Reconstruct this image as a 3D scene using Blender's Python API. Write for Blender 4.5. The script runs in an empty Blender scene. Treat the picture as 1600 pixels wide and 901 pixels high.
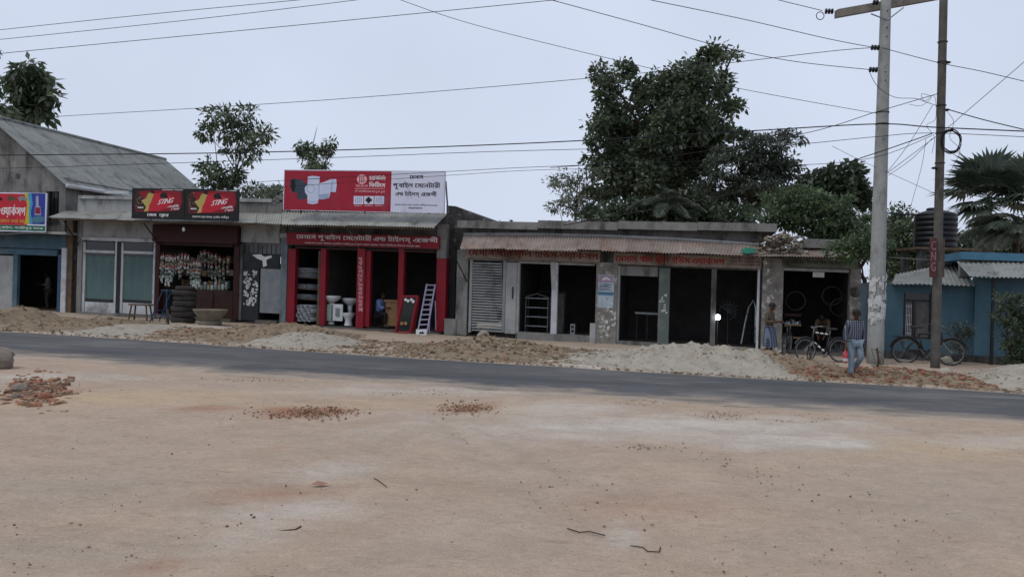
import bpy, math, random
import numpy as np
from mathutils import Vector, Matrix, noise
R = math.radians
random.seed(11)
sc = bpy.context.scene
col = sc.collection

# ------------------------------------------------------------------ camera, sky, sun
F = 1280.0            # focal length in photo pixels (1600 wide)
ROLL = 0.028
HC = 1.8
cam_d = bpy.data.cameras.new('camera'); cam_d.sensor_width = 36.0; cam_d.lens = 36.0 * F / 1600.0
cam_d.clip_start = 0.1; cam_d.clip_end = 3000.0
cam = bpy.data.objects.new('camera', cam_d); col.objects.link(cam)
cr, sr = math.cos(ROLL), math.sin(ROLL)
cam.matrix_world = Matrix(((cr, -sr, 0, 0), (0, 0, -1, 0), (sr, cr, 0, HC), (0, 0, 0, 1)))
sc.camera = cam
SUN_EL, SUN_AZ = R(60), R(-125)      # azimuth from +Y (away from the camera), clockwise: high, behind the camera's left
w = bpy.data.worlds.new('World'); sc.world = w; w.use_nodes = True
nt = w.node_tree; bg = nt.nodes['Background']
sky = nt.nodes.new('ShaderNodeTexSky'); sky.sky_type = 'NISHITA'; sky.sun_disc = False
sky.sun_elevation = SUN_EL; sky.sun_rotation = SUN_AZ; sky.dust_density = 4.0; sky.air_density = 1.2
hs = nt.nodes.new('ShaderNodeHueSaturation'); hs.inputs['Saturation'].default_value = 0.55
nt.links.new(sky.outputs[0], hs.inputs['Color'])
mxs = nt.nodes.new('ShaderNodeMix'); mxs.data_type = 'RGBA'; mxs.inputs[0].default_value = 0.8
nt.links.new(hs.outputs[0], mxs.inputs[6]); mxs.inputs[7].default_value = (6.1, 6.75, 8.3, 1)   # the even overcast veil
# faint uneven cloud brightness
tcw = nt.nodes.new('ShaderNodeTexCoord'); nw = nt.nodes.new('ShaderNodeTexNoise'); nw.inputs['Scale'].default_value = 1.6; nw.inputs['Detail'].default_value = 4
nt.links.new(tcw.outputs['Generated'], nw.inputs['Vector'])
mr = nt.nodes.new('ShaderNodeMapRange'); mr.inputs[1].default_value = .3; mr.inputs[2].default_value = .7; mr.inputs[3].default_value = .90; mr.inputs[4].default_value = 1.10
nt.links.new(nw.outputs[0], mr.inputs[0])
sep = nt.nodes.new('ShaderNodeSeparateXYZ'); nt.links.new(tcw.outputs['Generated'], sep.inputs[0])     # haze: a little brighter low down, all the way round
mg = nt.nodes.new('ShaderNodeMapRange'); mg.inputs[1].default_value = 0.0; mg.inputs[2].default_value = .6; mg.inputs[3].default_value = 1.07; mg.inputs[4].default_value = .97; nt.links.new(sep.outputs[2], mg.inputs[0])
mm_ = nt.nodes.new('ShaderNodeMath'); mm_.operation = 'MULTIPLY'; nt.links.new(mr.outputs[0], mm_.inputs[0]); nt.links.new(mg.outputs[0], mm_.inputs[1])
vm = nt.nodes.new('ShaderNodeVectorMath'); vm.operation = 'SCALE'
nt.links.new(mxs.outputs[2], vm.inputs[0]); nt.links.new(mm_.outputs[0], vm.inputs[3])
nt.links.new(vm.outputs[0], bg.inputs['Color']); bg.inputs['Strength'].default_value = 0.1
sun_d = bpy.data.lights.new('sun', 'SUN'); sun_d.energy = 0.85; sun_d.angle = R(24); sun_d.color = (1, .95, .88)
sun = bpy.data.objects.new('sun', sun_d); col.objects.link(sun)
sdir = Vector((math.sin(SUN_AZ) * math.cos(SUN_EL), math.cos(SUN_AZ) * math.cos(SUN_EL), math.sin(SUN_EL)))
sun.rotation_euler = sdir.to_track_quat('Z', 'Y').to_euler(); sun.location = (0, 0, 40)
sc.view_settings.view_transform = 'Standard'; sc.view_settings.look = 'None'; sc.view_settings.exposure = 0.13; sc.view_settings.gamma = 1.0
sc.cycles.max_bounces = 6

# ------------------------------------------------------------------ the street's own frame: u along the shop fronts, d into them, h above the street
TH = R(13.0); G = 0.014; Y0 = 28.0
UX, UY = math.cos(TH), -math.sin(TH)
DX, DY = math.sin(TH), math.cos(TH)
def W(u, d, h): return Vector((u * UX + d * DX, Y0 + u * UY + d * DY, h - G * u))
def UDH(p):
    x, y = p[0], p[1] - Y0
    u = x * UX + y * UY
    return u, x * DX + y * DY, p[2] + G * u
def ray(px, py):
    ix, iy = (px - 800.0) / F, (py - 450.5) / F
    return ix * cr + iy * sr, -ix * sr + iy * cr     # sideways and downward per metre of depth
def FP(px, py, d=0.0):
    a, b = ray(px, py)
    t = (d + Y0 * DY) / (a * DX + DY)
    u, _, h = UDH((t * a, t, HC - b * t))
    return u, h
def WP(px, py, d=0.0):
    u, h = FP(px, py, d); return W(u, d, h)
def GP(px, py, h=0.0):
    a, b = ray(px, py)
    t = (HC - h + G * Y0 * math.sin(TH)) / (b - G * (a * UX + UY))
    return Vector((t * a, t, HC - b * t))
def P3(px, py, Y):
    a, b = ray(px, py); return Vector((a * Y, Y, HC - b * Y))
def vh(d):            # height of the verge between road and shops
    t = min(1, max(0, (d + 7.2) / 5.0)); return 0.10 * t * t * (3 - 2 * t)

# ------------------------------------------------------------------ materials
def lin(h):
    h = h.lstrip('#'); o = []
    for i in (0, 2, 4):
        c = int(h[i:i + 2], 16) / 255; o.append(c / 12.92 if c <= .04045 else ((c + .055) / 1.055) ** 2.4)
    return tuple(o)
MATS = {}
def mat(name, c, c2=None, scale=2.0, rough=.85, bump=.25, bscale=30, stain=None, st_amt=.5, st_scale=1.2, metal=0.0, spec=.3,
        island=0.0, objrand=0.0, streak=False, detail=7):
    if name in MATS: return MATS[name]
    if isinstance(c, str): c = lin(c)
    if c2 is None: c2 = tuple(x * .72 for x in c)
    if isinstance(c2, str): c2 = lin(c2)
    m = bpy.data.materials.new(name); m.use_nodes = True; MATS[name] = m
    t = m.node_tree; b = t.nodes['Principled BSDF']; L = t.links.new
    b.inputs['Roughness'].default_value = rough; b.inputs['Metallic'].default_value = metal
    b.inputs['Specular IOR Level'].default_value = spec
    tc = t.nodes.new('ShaderNodeTexCoord'); vec = tc.outputs['Object']
    n1 = t.nodes.new('ShaderNodeTexNoise'); n1.inputs['Scale'].default_value = scale; n1.inputs['Detail'].default_value = detail; n1.inputs['Roughness'].default_value = .65
    L(vec, n1.inputs['Vector'])
    r1 = t.nodes.new('ShaderNodeMapRange'); r1.inputs[1].default_value = .32; r1.inputs[2].default_value = .68; L(n1.outputs[0], r1.inputs[0])
    mx = t.nodes.new('ShaderNodeMix'); mx.data_type = 'RGBA'; L(r1.outputs[0], mx.inputs[0])
    mx.inputs[6].default_value = (*c, 1); mx.inputs[7].default_value = (*c2, 1); out = mx.outputs[2]
    if stain is not None:
        if isinstance(stain, str): stain = lin(stain)
        n2 = t.nodes.new('ShaderNodeTexNoise'); n2.inputs['Scale'].default_value = st_scale; n2.inputs['Detail'].default_value = 9; n2.inputs['Roughness'].default_value = .7
        if streak:
            mp = t.nodes.new('ShaderNodeMapping'); mp.inputs['Scale'].default_value = (1.6, 1.6, .6); L(vec, mp.inputs[0]); L(mp.outputs[0], n2.inputs['Vector'])
        else:
            mp = t.nodes.new('ShaderNodeMapping'); mp.inputs['Location'].default_value = (7, 3, 5); L(vec, mp.inputs[0]); L(mp.outputs[0], n2.inputs['Vector'])
        r2 = t.nodes.new('ShaderNodeMapRange'); r2.inputs[1].default_value = .62 - .3 * st_amt; r2.inputs[2].default_value = .74 - .2 * st_amt; L(n2.outputs[0], r2.inputs[0])
        m2 = t.nodes.new('ShaderNodeMix'); m2.data_type = 'RGBA'; L(r2.outputs[0], m2.inputs[0]); L(out, m2.inputs[6]); m2.inputs[7].default_value = (*stain, 1); out = m2.outputs[2]
    if island or objrand:
        if island:
            g = t.nodes.new('ShaderNodeNewGeometry'); src = g.outputs['Random Per Island']; k = island
        else:
            g = t.nodes.new('ShaderNodeObjectInfo'); src = g.outputs['Random']; k = objrand
        r3 = t.nodes.new('ShaderNodeMapRange'); r3.inputs[3].default_value = 1 - k; r3.inputs[4].default_value = 1 + k; L(src, r3.inputs[0])
        v = t.nodes.new('ShaderNodeVectorMath'); v.operation = 'SCALE'; L(out, v.inputs[0]); L(r3.outputs[0], v.inputs[3]); out = v.outputs[0]
    L(out, b.inputs['Base Color'])
    if bump:
        n3 = t.nodes.new('ShaderNodeTexNoise'); n3.inputs['Scale'].default_value = bscale; n3.inputs['Detail'].default_value = 6; L(vec, n3.inputs['Vector'])
        bp = t.nodes.new('ShaderNodeBump'); bp.inputs['Strength'].default_value = bump; bp.inputs['Distance'].default_value = .03; L(n3.outputs[0], bp.inputs['Height']); L(bp.outputs[0], b.inputs['Normal'])
    return m
def emis(name, c, s):
    m = bpy.data.materials.new(name); m.use_nodes = True; b = m.node_tree.nodes['Principled BSDF']
    b.inputs['Base Color'].default_value = (*c, 1); b.inputs['Emission Color'].default_value = (*c, 1); b.inputs['Emission Strength'].default_value = s
    return m
def ramp_mat(name, cols, rough=.95, bump=.4, bscale=25):
    m = mat(name, (.3, .3, .3), bump=bump, bscale=bscale, rough=rough)
    t = m.node_tree; g = t.nodes.new('ShaderNodeNewGeometry'); r = t.nodes.new('ShaderNodeValToRGB'); r.color_ramp.interpolation = 'CONSTANT'
    e = r.color_ramp.elements
    while len(e) < len(cols): e.new(.5)
    for i, c in enumerate(cols): e[i].position = i / len(cols); e[i].color = (*c, 1)
    t.links.new(g.outputs['Random Per Island'], r.inputs[0]); t.links.new(r.outputs[0], t.nodes['Principled BSDF'].inputs['Base Color'])
    return m
def leafmat(name, c, c2, trans=.25):
    m = bpy.data.materials.new(name); m.use_nodes = True; t = m.node_tree; b = t.nodes['Principled BSDF']; L = t.links.new
    g = t.nodes.new('ShaderNodeNewGeometry'); mx = t.nodes.new('ShaderNodeMix'); mx.data_type = 'RGBA'
    L(g.outputs['Random Per Island'], mx.inputs[0]); mx.inputs[6].default_value = (*c, 1); mx.inputs[7].default_value = (*c2, 1)
    tc = t.nodes.new('ShaderNodeTexCoord'); n = t.nodes.new('ShaderNodeTexNoise'); n.inputs['Scale'].default_value = .7; L(tc.outputs['Object'], n.inputs['Vector'])
    r = t.nodes.new('ShaderNodeMapRange'); r.inputs[1].default_value = .3; r.inputs[2].default_value = .7; r.inputs[3].default_value = .65; r.inputs[4].default_value = 1.35; L(n.outputs[0], r.inputs[0])
    v = t.nodes.new('ShaderNodeVectorMath'); v.operation = 'SCALE'; L(mx.outputs[2], v.inputs[0]); L(r.outputs[0], v.inputs[3])
    L(v.outputs[0], b.inputs['Base Color']); b.inputs['Roughness'].default_value = .42; b.inputs['Specular IOR Level'].default_value = .6
    tr = t.nodes.new('ShaderNodeBsdfTranslucent'); L(v.outputs[0], tr.inputs['Color'])
    ms = t.nodes.new('ShaderNodeMixShader'); ms.inputs[0].default_value = trans; L(b.outputs[0], ms.inputs[1]); L(tr.outputs[0], ms.inputs[2])
    L(ms.outputs[0], t.nodes['Material Output'].inputs['Surface'])
    return m

M = dict(
    conc=mat('weathered_concrete', '#8b8a86', '#6d6c69', 1.3, .92, .35, 25, stain='#4a4a48', st_amt=.45, streak=True),
    conc_dark=mat('dark_mouldy_concrete', '#6a6966', '#4b4b49', 1.6, .95, .4, 22, stain='#2f302f', st_amt=.6, streak=True),
    conc_pale=mat('pale_plaster', '#a7a9a8', '#8b8d8c', 1.2, .9, .25, 30, stain='#6c6c69', st_amt=.35, streak=True),
    mould=mat('peeling_plaster', '#8d8a82', '#625f59', 3.0, .95, .5, 18, stain='#d9d7d0', st_amt=.22, st_scale=3.5),
    rough=mat('rough_black_brickwork', '#4f4e4d', '#2f2f2f', 5, .95, .9, 12, stain='#7d7b77', st_amt=.25, st_scale=4),
    inner_dark=mat('dark_interior_wall', '#4a4846', '#383634', 1.5, .9, .2, 15),  # dark grey-brown tone shared by the inner walls and ceilings of the shops
    floor=mat('cement_floor', '#6f6b66', '#55524e', 2, .85, .2, 20),
    blue_w=mat('dusty_blue_paint', '#4c6877', '#3d5563', 2.2, .8, .2, 25, stain='#5f6f78', st_amt=.35),
    blue_house=mat('blue_painted_tin', '#4a6b78', '#3d5a67', 1.5, .7, .15, 25, stain='#4c6a7c', st_amt=.4, streak=True),
    blue_slab=mat('bright_blue_slab_paint', '#4d7b93', '#40687e', 2, .7, .1, 25),
    white=mat('aged_white_paint', '#c3c6c8', '#a9acae', 3, .8, .15, 30, stain='#7a7a78', st_amt=.3),
    brown=mat('brown_timber', '#6a5a49', '#4a3d31', 4, .8, .3, 25),
    darkwood=mat('dark_brown_wood', '#402820', '#2a1915', 3, .6, .2, 25),
    wood=mat('light_wood', '#9c7a54', '#7f6142', 4, .6, .15, 25),
    maroon=mat('maroon_shutter_paint', '#3e1816', '#2b1110', 3, .6, .15, 25),
    red=mat('red_gloss_paint', '#8e1728', '#761221', 1.5, .5, .12, 25, stain='#7c1a22', st_amt=.25),
    red_sign=mat('red_sign_vinyl', '#a01c34', '#92182d', 1.6, .5, 0, 10, stain='#8b3848', st_amt=.3, streak=True),
    white_sign=mat('white_sign_vinyl', '#d6d9ea', '#cccfe0', .8, .5, 0, 10, stain='#b4b6c4', st_amt=.25, streak=True),
    black=mat('black_sign_vinyl', '#141214', '#1b1618', 1, .5, 0, 10),
    ink=mat('black_lettering', '#101018', '#16161c', 2, .6, 0, 10),
    ink_w=mat('white_lettering', '#e2e2e2', '#cfcfcf', 2, .6, 0, 10),
    ink_r=mat('red_painted_lettering', '#a01818', '#7c1212', 5, .7, 0, 10),
    ink_dr=mat('faded_dark_red_lettering', '#7c2420', '#5a1c1a', 5, .8, 0, 10),
    signboard=mat('dusty_tin_signboard', '#9a8c80', '#7b6f66', 2.2, .8, .15, 20, stain='#5c4c42', st_amt=.4),
    greenboard=mat('greenish_tin_signboard', '#75776a', '#5d6054', 2.5, .85, .15, 20, stain='#4a4a40', st_amt=.4),
    rust=mat('rusty_corrugated_iron', '#9a918a', '#82756d', 1.4, .75, .2, 30, stain='#7a5f52', st_amt=.35, st_scale=1.0, streak=True, objrand=.16, spec=.1),
    zinc=mat('grey_corrugated_zinc', '#a6a69f', '#8c8c85', 1.1, .65, .15, 30, stain='#6e6a62', st_amt=.35, streak=True, objrand=.12, spec=.1),
    roofz=mat('old_grey_roof_sheet', '#8e918d', '#787b78', 1.0, .8, .2, 25, stain='#616460', st_amt=.4, streak=True, objrand=.1),
    steel=mat('galvanised_steel', '#8f9496', '#767b7d', 3, .5, .1, 30, metal=.5),
    steel_dark=mat('dark_steel', '#3a3c3e', '#2a2b2d', 3, .6, .15, 30, metal=.4),
    shutter=mat('grey_shutter_steel', '#9b9f9f', '#858989', 2, .6, .1, 20, stain='#5e5f5a', st_amt=.3, metal=.2, objrand=.08),
    curtain=mat('teal_curtain_cloth', '#57706e', '#4a6261', 1.2, .5, .05, 8, spec=.4),
    glass_dark=mat('dark_window_glass', '#20262a', '#151a1d', 2, .15, 0, 10, spec=.6),
    rubber=mat('dusty_black_rubber', '#4c4842', '#2c2a28', 3, .9, .25, 40),
    clay=mat('dusty_cement_tub', '#807868', '#655e50', 3, .95, .3, 25),
    pvc=mat('grey_pvc', '#a3a8aa', '#8c9194', 2, .45, .05, 20, objrand=.1),
    ceramic=mat('white_ceramic', '#d8dcdc', '#c8cccc', 2, .2, 0, 20, spec=.5),
    mint=mat('mint_ceramic', '#a8bfae', '#98b09e', 2, .3, 0, 20),
    skin=mat('brown_skin', '#5b3b2a', '#4e3223', 6, .6, .05, 40),
    hair=mat('black_hair', '#0c0a09', '#151210', 20, .6, .3, 60),
    denim=mat('faded_denim', '#8696a3', '#6a7a87', 6, .9, .2, 60),
    lightblue=mat('pale_blue_shirt_cloth', '#7c8fc0', '#6577a8', 5, .9, .2, 30),
    darkcloth=mat('dark_trouser_cloth', '#26282e', '#1c1e23', 5, .9, .2, 30),
    greyshirt=mat('grey_shirt_cloth', '#8a8a88', '#6f6f6d', 5, .9, .2, 30),
    brownshirt=mat('brown_shirt_cloth', '#5c5346', '#463f35', 7, .9, .2, 30),
    tank=mat('black_tank_plastic', '#17181a', '#0f1011', 1, .45, .05, 10),
    sand=mat('pale_heaped_sand', '#a8a194', '#928a7c', 3, .98, .8, 9, stain='#80776a', st_amt=.3, st_scale=2),
    dirt=mat('brown_heaped_dirt', '#8f7f69', '#786a57', 3, .98, .9, 9, stain='#5d5042', st_amt=.4, st_scale=2.5),
    pole=mat('spun_concrete_pole', '#9da09d', '#898b88', 2.5, .9, .25, 25, stain='#6d6d68', st_amt=.3, streak=True),
    pole_dark=mat('dark_weathered_pole', '#66635d', '#4c4945', 3, .9, .3, 25, stain='#35332f', st_amt=.4, streak=True),
    wire=mat('black_cable', '#1c1d20', '#141517', 4, .7, 0, 10),
    arm_conc=mat('brownish_concrete', '#8a857c', '#6f6a62', 2.5, .9, .25, 25, stain='#55514a', st_amt=.4),
    porcelain=mat('dark_glazed_porcelain', '#1d1a1c', '#141214', 4, .25, 0, 10),
    bark=mat('grey_brown_bark', '#4f4438', '#3a3128', 4, .95, .6, 15),
    paper=mat('torn_paper', '#cfcfce', '#acacaa', 6, .9, .2, 20, stain='#6f6d68', st_amt=.35, st_scale=6),
    paper_blue=mat('bluish_poster_paper', '#8fa3b6', '#b7bfc6', 4, .85, .05, 20, stain='#6f6d68', st_amt=.25, st_scale=6),
    paper_pink=mat('pinkish_poster_paper', '#b09ba6', '#8d7788', 5, .85, .05, 20),
    bluepaint=mat('blue_metal_paint', '#3a526e', '#2c3f56', 4, .6, .1, 20),
    lilac=mat('pale_lilac_metal', '#a7a3bd', '#8f8ba6', 4, .5, .05, 20),
    green=mat('faded_green_paint', '#54645c', '#5d6560', 3, .8, .2, 20, stain='#7b7c75', st_amt=.45),
    greencloth=mat('green_cloth', '#2f7a64', '#25614f', 5, .95, .4, 15),
    brick=mat('orange_red_brick', '#8c5c47', '#754a39', 5, .95, .5, 14),
    stone=mat('dusty_stone', '#8b8176', '#6c635a', 3, .97, .8, 7),
    packet=ramp_mat('shiny_snack_packets', [(.55, .52, .46), (.45, .5, .45), (.30, .10, .10), (.6, .6, .55), (.30, .27, .18), (.22, .30, .24), (.5, .52, .52), (.08, .08, .09)], .35, .1),
    rubble=ramp_mat('mixed_rubble', [lin(x) for x in ('#8a7a65', '#746653', '#8f806a', '#605344', '#958873', '#83725c', '#856650', '#9a9082')]),
    rubble_g=ramp_mat('pale_sandy_rubble', [lin(x) for x in ('#a09788', '#8f8576', '#aaa294', '#7d7466', '#9c9182')]),
    rubble_b=ramp_mat('brick_rubble', [lin(x) for x in ('#876350', '#7d6b58', '#8f5d48', '#8a7a66', '#6f5446', '#8f7f6b', '#946a55')]),
)
M['rubble_e'] = ramp_mat('earthy_brick_chips', [lin(x) for x in ('#8a6f5b', '#7a6450', '#90684f', '#94806a', '#6d5545', '#9a8570', '#956049')])
def checker_mat(name, c1, c2, scale, c3=None):
    """woven check: two crossing sets of bands"""
    m = mat(name, c1, rough=.9, bump=.15, bscale=60); t = m.node_tree; L = t.links.new; b = t.nodes['Principled BSDF']
    tc = t.nodes.new('ShaderNodeTexCoord'); sp = t.nodes.new('ShaderNodeSeparateXYZ'); L(tc.outputs['Object'], sp.inputs[0])
    def band(sock, w):
        a = t.nodes.new('ShaderNodeMath'); a.operation = 'MULTIPLY'; a.inputs[1].default_value = scale; L(sock, a.inputs[0])
        f = t.nodes.new('ShaderNodeMath'); f.operation = 'FRACT'; L(a.outputs[0], f.inputs[0])
        g = t.nodes.new('ShaderNodeMath'); g.operation = 'LESS_THAN'; g.inputs[1].default_value = w; L(f.outputs[0], g.inputs[0]); return g.outputs[0]
    ad = t.nodes.new('ShaderNodeMath'); ad.operation = 'ADD'; L(band(sp.outputs[0], .38), ad.inputs[0]); L(band(sp.outputs[2], .38), ad.inputs[1])
    r = t.nodes.new('ShaderNodeMath'); r.operation = 'MULTIPLY'; r.inputs[1].default_value = .5; L(ad.outputs[0], r.inputs[0])
    mx = t.nodes.new('ShaderNodeMix'); mx.data_type = 'RGBA'; L(r.outputs[0], mx.inputs[0]); mx.inputs[6].default_value = (*lin(c1), 1); mx.inputs[7].default_value = (*lin(c2), 1)
    L(mx.outputs[2], b.inputs['Base Color']); return m
M['plaid'] = checker_mat('dark_plaid_cloth', '#171a26', '#858a9a', 19)
M['lungi'] = checker_mat('blue_checked_lungi_cloth', '#1a2030', '#7a879c', 15)

# ------------------------------------------------------------------ objects
ORG = {}
def tag(o, label=None, cat=None, group=None, kind=None):
    if label: o['label'] = label
    if cat: o['category'] = cat
    if group: o['group'] = group
    if kind: o['kind'] = kind
    return o
def thing(name, label, cat, loc, group=None):
    o = bpy.data.objects.new(name, None); o.empty_display_size = .2; col.objects.link(o); o.location = loc; ORG[o.name] = Vector(loc)
    return tag(o, label, cat, group)
class MB:
    def __init__(s): s.v = []; s.f = []
    def add(s, vs, fs):
        n = len(s.v); s.v.extend(vs); s.f.extend([tuple(i + n for i in f) for f in fs]); return s
    def hexa(s, p):     # 8 corners: bottom 0-3 ring, top 4-7 ring
        return s.add(p, [(3, 2, 1, 0), (4, 5, 6, 7), (0, 1, 5, 4), (1, 2, 6, 5), (2, 3, 7, 6), (3, 0, 4, 7)])
    def box(s, u0, u1, d0, d1, h0, h1):
        return s.hexa([W(u0, d0, h0), W(u1, d0, h0), W(u1, d1, h0), W(u0, d1, h0), W(u0, d0, h1), W(u1, d0, h1), W(u1, d1, h1), W(u0, d1, h1)])
    def bx(s, x0, x1, y0, y1, z0, z1):
        V = Vector
        return s.hexa([V((x0, y0, z0)), V((x1, y0, z0)), V((x1, y1, z0)), V((x0, y1, z0)), V((x0, y0, z1)), V((x1, y0, z1)), V((x1, y1, z1)), V((x0, y1, z1))])
    def px(s, x0, y0, x1, y1, d0, d1):      # a box whose front face covers a photo rectangle at depth d0
        ym = (y0 + y1) / 2; xm = (x0 + x1) / 2
        u0 = FP(x0, ym, d0)[0]; u1 = FP(x1, ym, d0)[0]; h1 = FP(xm, y0, d0)[1]; h0 = FP(xm, y1, d0)[1]
        return s.box(u0, u1, d0, d1, h0, h1)
    def tube(s, pts, r, n=6, caps=True, close=False):
        pts = [Vector(p) for p in pts]; k = len(pts); rs = r if isinstance(r, (list, tuple)) else [r] * k
        base = len(s.v); up = None
        for i in range(k):
            a = pts[i - 1] if (i > 0 or close) else pts[i]; b = pts[(i + 1) % k] if (i < k - 1 or close) else pts[i]
            t = (b - a).normalized()
            if up is None:
                up = Vector((0, 0, 1)) if abs(t.z) < .9 else Vector((1, 0, 0))
            x = t.cross(up).normalized(); up = x.cross(t).normalized()
            for j in range(n):
                an = 2 * math.pi * j / n; s.v.append(pts[i] + (x * math.cos(an) + up * math.sin(an)) * rs[i])
        for i in range(k if close else k - 1):
            a0 = base + i * n; b0 = base + ((i + 1) % k) * n
            for j in range(n): s.f.append((a0 + j, a0 + (j + 1) % n, b0 + (j + 1) % n, b0 + j))
        if caps and not close:
            s.f.append(tuple(base + j for j in reversed(range(n)))); s.f.append(tuple(base + (k - 1) * n + j for j in range(n)))
        return s
    def lathe(s, c, prof, n=16, axis=None, caps=True):
        """rings (r, z) about the vertical (or given) axis through c"""
        c = Vector(c); q = Matrix.Identity(3) if axis is None else Vector(axis).to_track_quat('Z', 'Y').to_matrix(); b = len(s.v); k = len(prof)
        for r, z in prof:
            for j in range(n):
                an = 2 * math.pi * j / n; s.v.append(c + q @ Vector((r * math.cos(an), r * math.sin(an), z)))
        for i in range(k - 1):
            for j in range(n): s.f.append((b + i * n + j, b + i * n + (j + 1) % n, b + (i + 1) * n + (j + 1) % n, b + (i + 1) * n + j))
        if caps:
            s.f.append(tuple(b + j for j in reversed(range(n)))); s.f.append(tuple(b + (k - 1) * n + j for j in range(n)))
        return s
    def torus(s, c, R0, r, n=24, m=8, axis=None, sq=1.0):
        c = Vector(c); q = Matrix.Identity(3) if axis is None else Vector(axis).to_track_quat('Z', 'Y').to_matrix(); b = len(s.v)
        for i in range(n):
            A = 2 * math.pi * i / n
            for j in range(m):
                B = 2 * math.pi * j / m; rr = R0 + r * math.cos(B)
                s.v.append(c + q @ Vector((rr * math.cos(A), rr * math.sin(A), r * sq * math.sin(B))))
        for i in range(n):
            for j in range(m): s.f.append((b + i * m + j, b + ((i + 1) % n) * m + j, b + ((i + 1) % n) * m + (j + 1) % m, b + i * m + (j + 1) % m))
        return s
    def build(s, name, m, parent=None, smooth=False, loc=None, label=None, cat=None, group=None, kind=None):
        org = ORG[parent.name] if parent is not None else (Vector(loc) if loc is not None else Vector((0, 0, 0)))
        me = bpy.data.meshes.new(name)
        me.from_pydata([(v[0] - org[0], v[1] - org[1], v[2] - org[2]) for v in s.v], [], s.f); me.materials.append(M[m] if isinstance(m, str) else m)
        if smooth: me.polygons.foreach_set('use_smooth', [True] * len(me.polygons))
        o = bpy.data.objects.new(name, me); col.objects.link(o)
        if parent is not None: o.parent = parent
        else: o.location = org
        ORG[o.name] = org
        return tag(o, label, cat, group, kind)
def part(parent, name, m, x0, y0, x1, y1, d0, d1, **k): return MB().px(x0, y0, x1, y1, d0, d1).build(name, m, parent, **k)
def copy_tree(o, loc=None, rz=None, label=None, parent=None):
    c = o.copy(); col.objects.link(c)
    if parent is not None: c.parent = parent
    if loc is not None: c.location = loc; ORG[c.name] = Vector(loc)
    if rz is not None: c.rotation_euler = (0, 0, rz)
    if label: c['label'] = label
    for ch in list(o.children): copy_tree(ch, parent=c)
    return c
def sheets(parent, m, A, B, C, D, width=.8, pitch=.085, amp=.016, ny=3, ragged=.03, name='corrugated_sheet', sag=0.0):
    """corrugated sheets side by side: A, B front (low) edge left to right; C, D back (high) edge"""
    A, B, C, D = map(Vector, (A, B, C, D)); Ln = (B - A).length; n = max(1, round(Ln / width)); nrm = (B - A).cross(C - A).normalized()
    if nrm.z < 0: nrm = -nrm
    for i in range(n):
        t0, t1 = i / n, (i + 1) / n + .04 / Ln; t1 = min(t1, 1); k = max(2, round((t1 - t0) * Ln / pitch)) * 4
        ext = random.uniform(-ragged, ragged); mb = MB(); vs = []; fs = []; lift = (i % 2) * .006; tw = random.uniform(-.012, .012)
        for r in range(ny):
            for c in range(k + 1):
                t = t0 + (t1 - t0) * c / k; lo = A.lerp(B, t); hi = C.lerp(D, t); s_ = r / (ny - 1)
                dirv = (lo - hi).normalized(); p = lo.lerp(hi, s_) + dirv * ext * (1 - s_)
                p = p + nrm * (amp * math.sin(2 * math.pi * (t * Ln) / pitch) + lift + tw * (1 - s_) * (c / k - .5) * 2 - sag * math.sin(math.pi * s_)); vs.append(p)
        for r in range(ny - 1):
            for c in range(k): a = r * (k + 1) + c; fs.append((a, a + 1, a + k + 2, a + k + 1))
        mb.add(vs, fs).build(name, m, parent, smooth=True)

# ------------------------------------------------------------------ lettering (Bengali shaped by hand, then cut into flat pieces)
PRE = 'িেৈ'; BEL = 'ুূৃঁ়'; HAS = '্'
_oc = {}
def outline(ch):
    if ch in _oc: return _oc[ch]
    c = bpy.data.curves.new('tmp', 'FONT'); c.body = ch; c.fill_mode = 'NONE'; c.resolution_u = 3
    o = bpy.data.objects.new('tmp', c); col.objects.link(o); bpy.context.view_layer.update()
    me = bpy.data.meshes.new_from_object(o.evaluated_get(bpy.context.evaluated_depsgraph_get()))
    n = len(me.vertices); co = [(v.co.x, v.co.y) for v in me.vertices]; grp = list(range(n))
    def find(a):
        while grp[a] != a: a = grp[a]
        return a
    for e in me.edges:
        a, b = find(e.vertices[0]), find(e.vertices[1])
        if a != b: grp[max(a, b)] = min(a, b)
    loops = {}
    for i in range(n): loops.setdefault(find(i), []).append(co[i])
    bpy.data.objects.remove(o); bpy.data.curves.remove(c); bpy.data.meshes.remove(me)
    E = []
    for l in loops.values():
        for i in range(len(l)):
            a, b = l[i], l[(i + 1) % len(l)]
            if abs(a[1] - b[1]) > 1e-5: E.append((a, b))
    ys = sorted({round(p[1], 3) for l in loops.values() for p in l}); spans = []
    for y0, y1 in zip(ys, ys[1:]):
        if y1 - y0 < 1e-4: continue
        ym = (y0 + y1) / 2; X = []
        for a, b in E:
            lo, hi = (a, b) if a[1] < b[1] else (b, a)
            if lo[1] <= ym < hi[1]:
                f = lambda y: lo[0] + (hi[0] - lo[0]) * (y - lo[1]) / (hi[1] - lo[1])
                X.append((f(ym), f(y0), f(y1), 1 if a[1] < b[1] else -1))
        X.sort(); wn = 0; st = None
        for q in X:
            if wn == 0: st = q
            wn += q[3]
            if wn == 0 and st is not None: spans.append((y0, y1, st[1], st[2], q[1], q[2]))
    xs = [p[0] for l in loops.values() for p in l]
    _oc[ch] = (spans, min(xs) if xs else 0, max(xs) if xs else .3); return _oc[ch]
def iscons(c): return '\u0995' <= c <= '\u09b9' or c in '\u09dc\u09dd\u09df'
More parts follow.
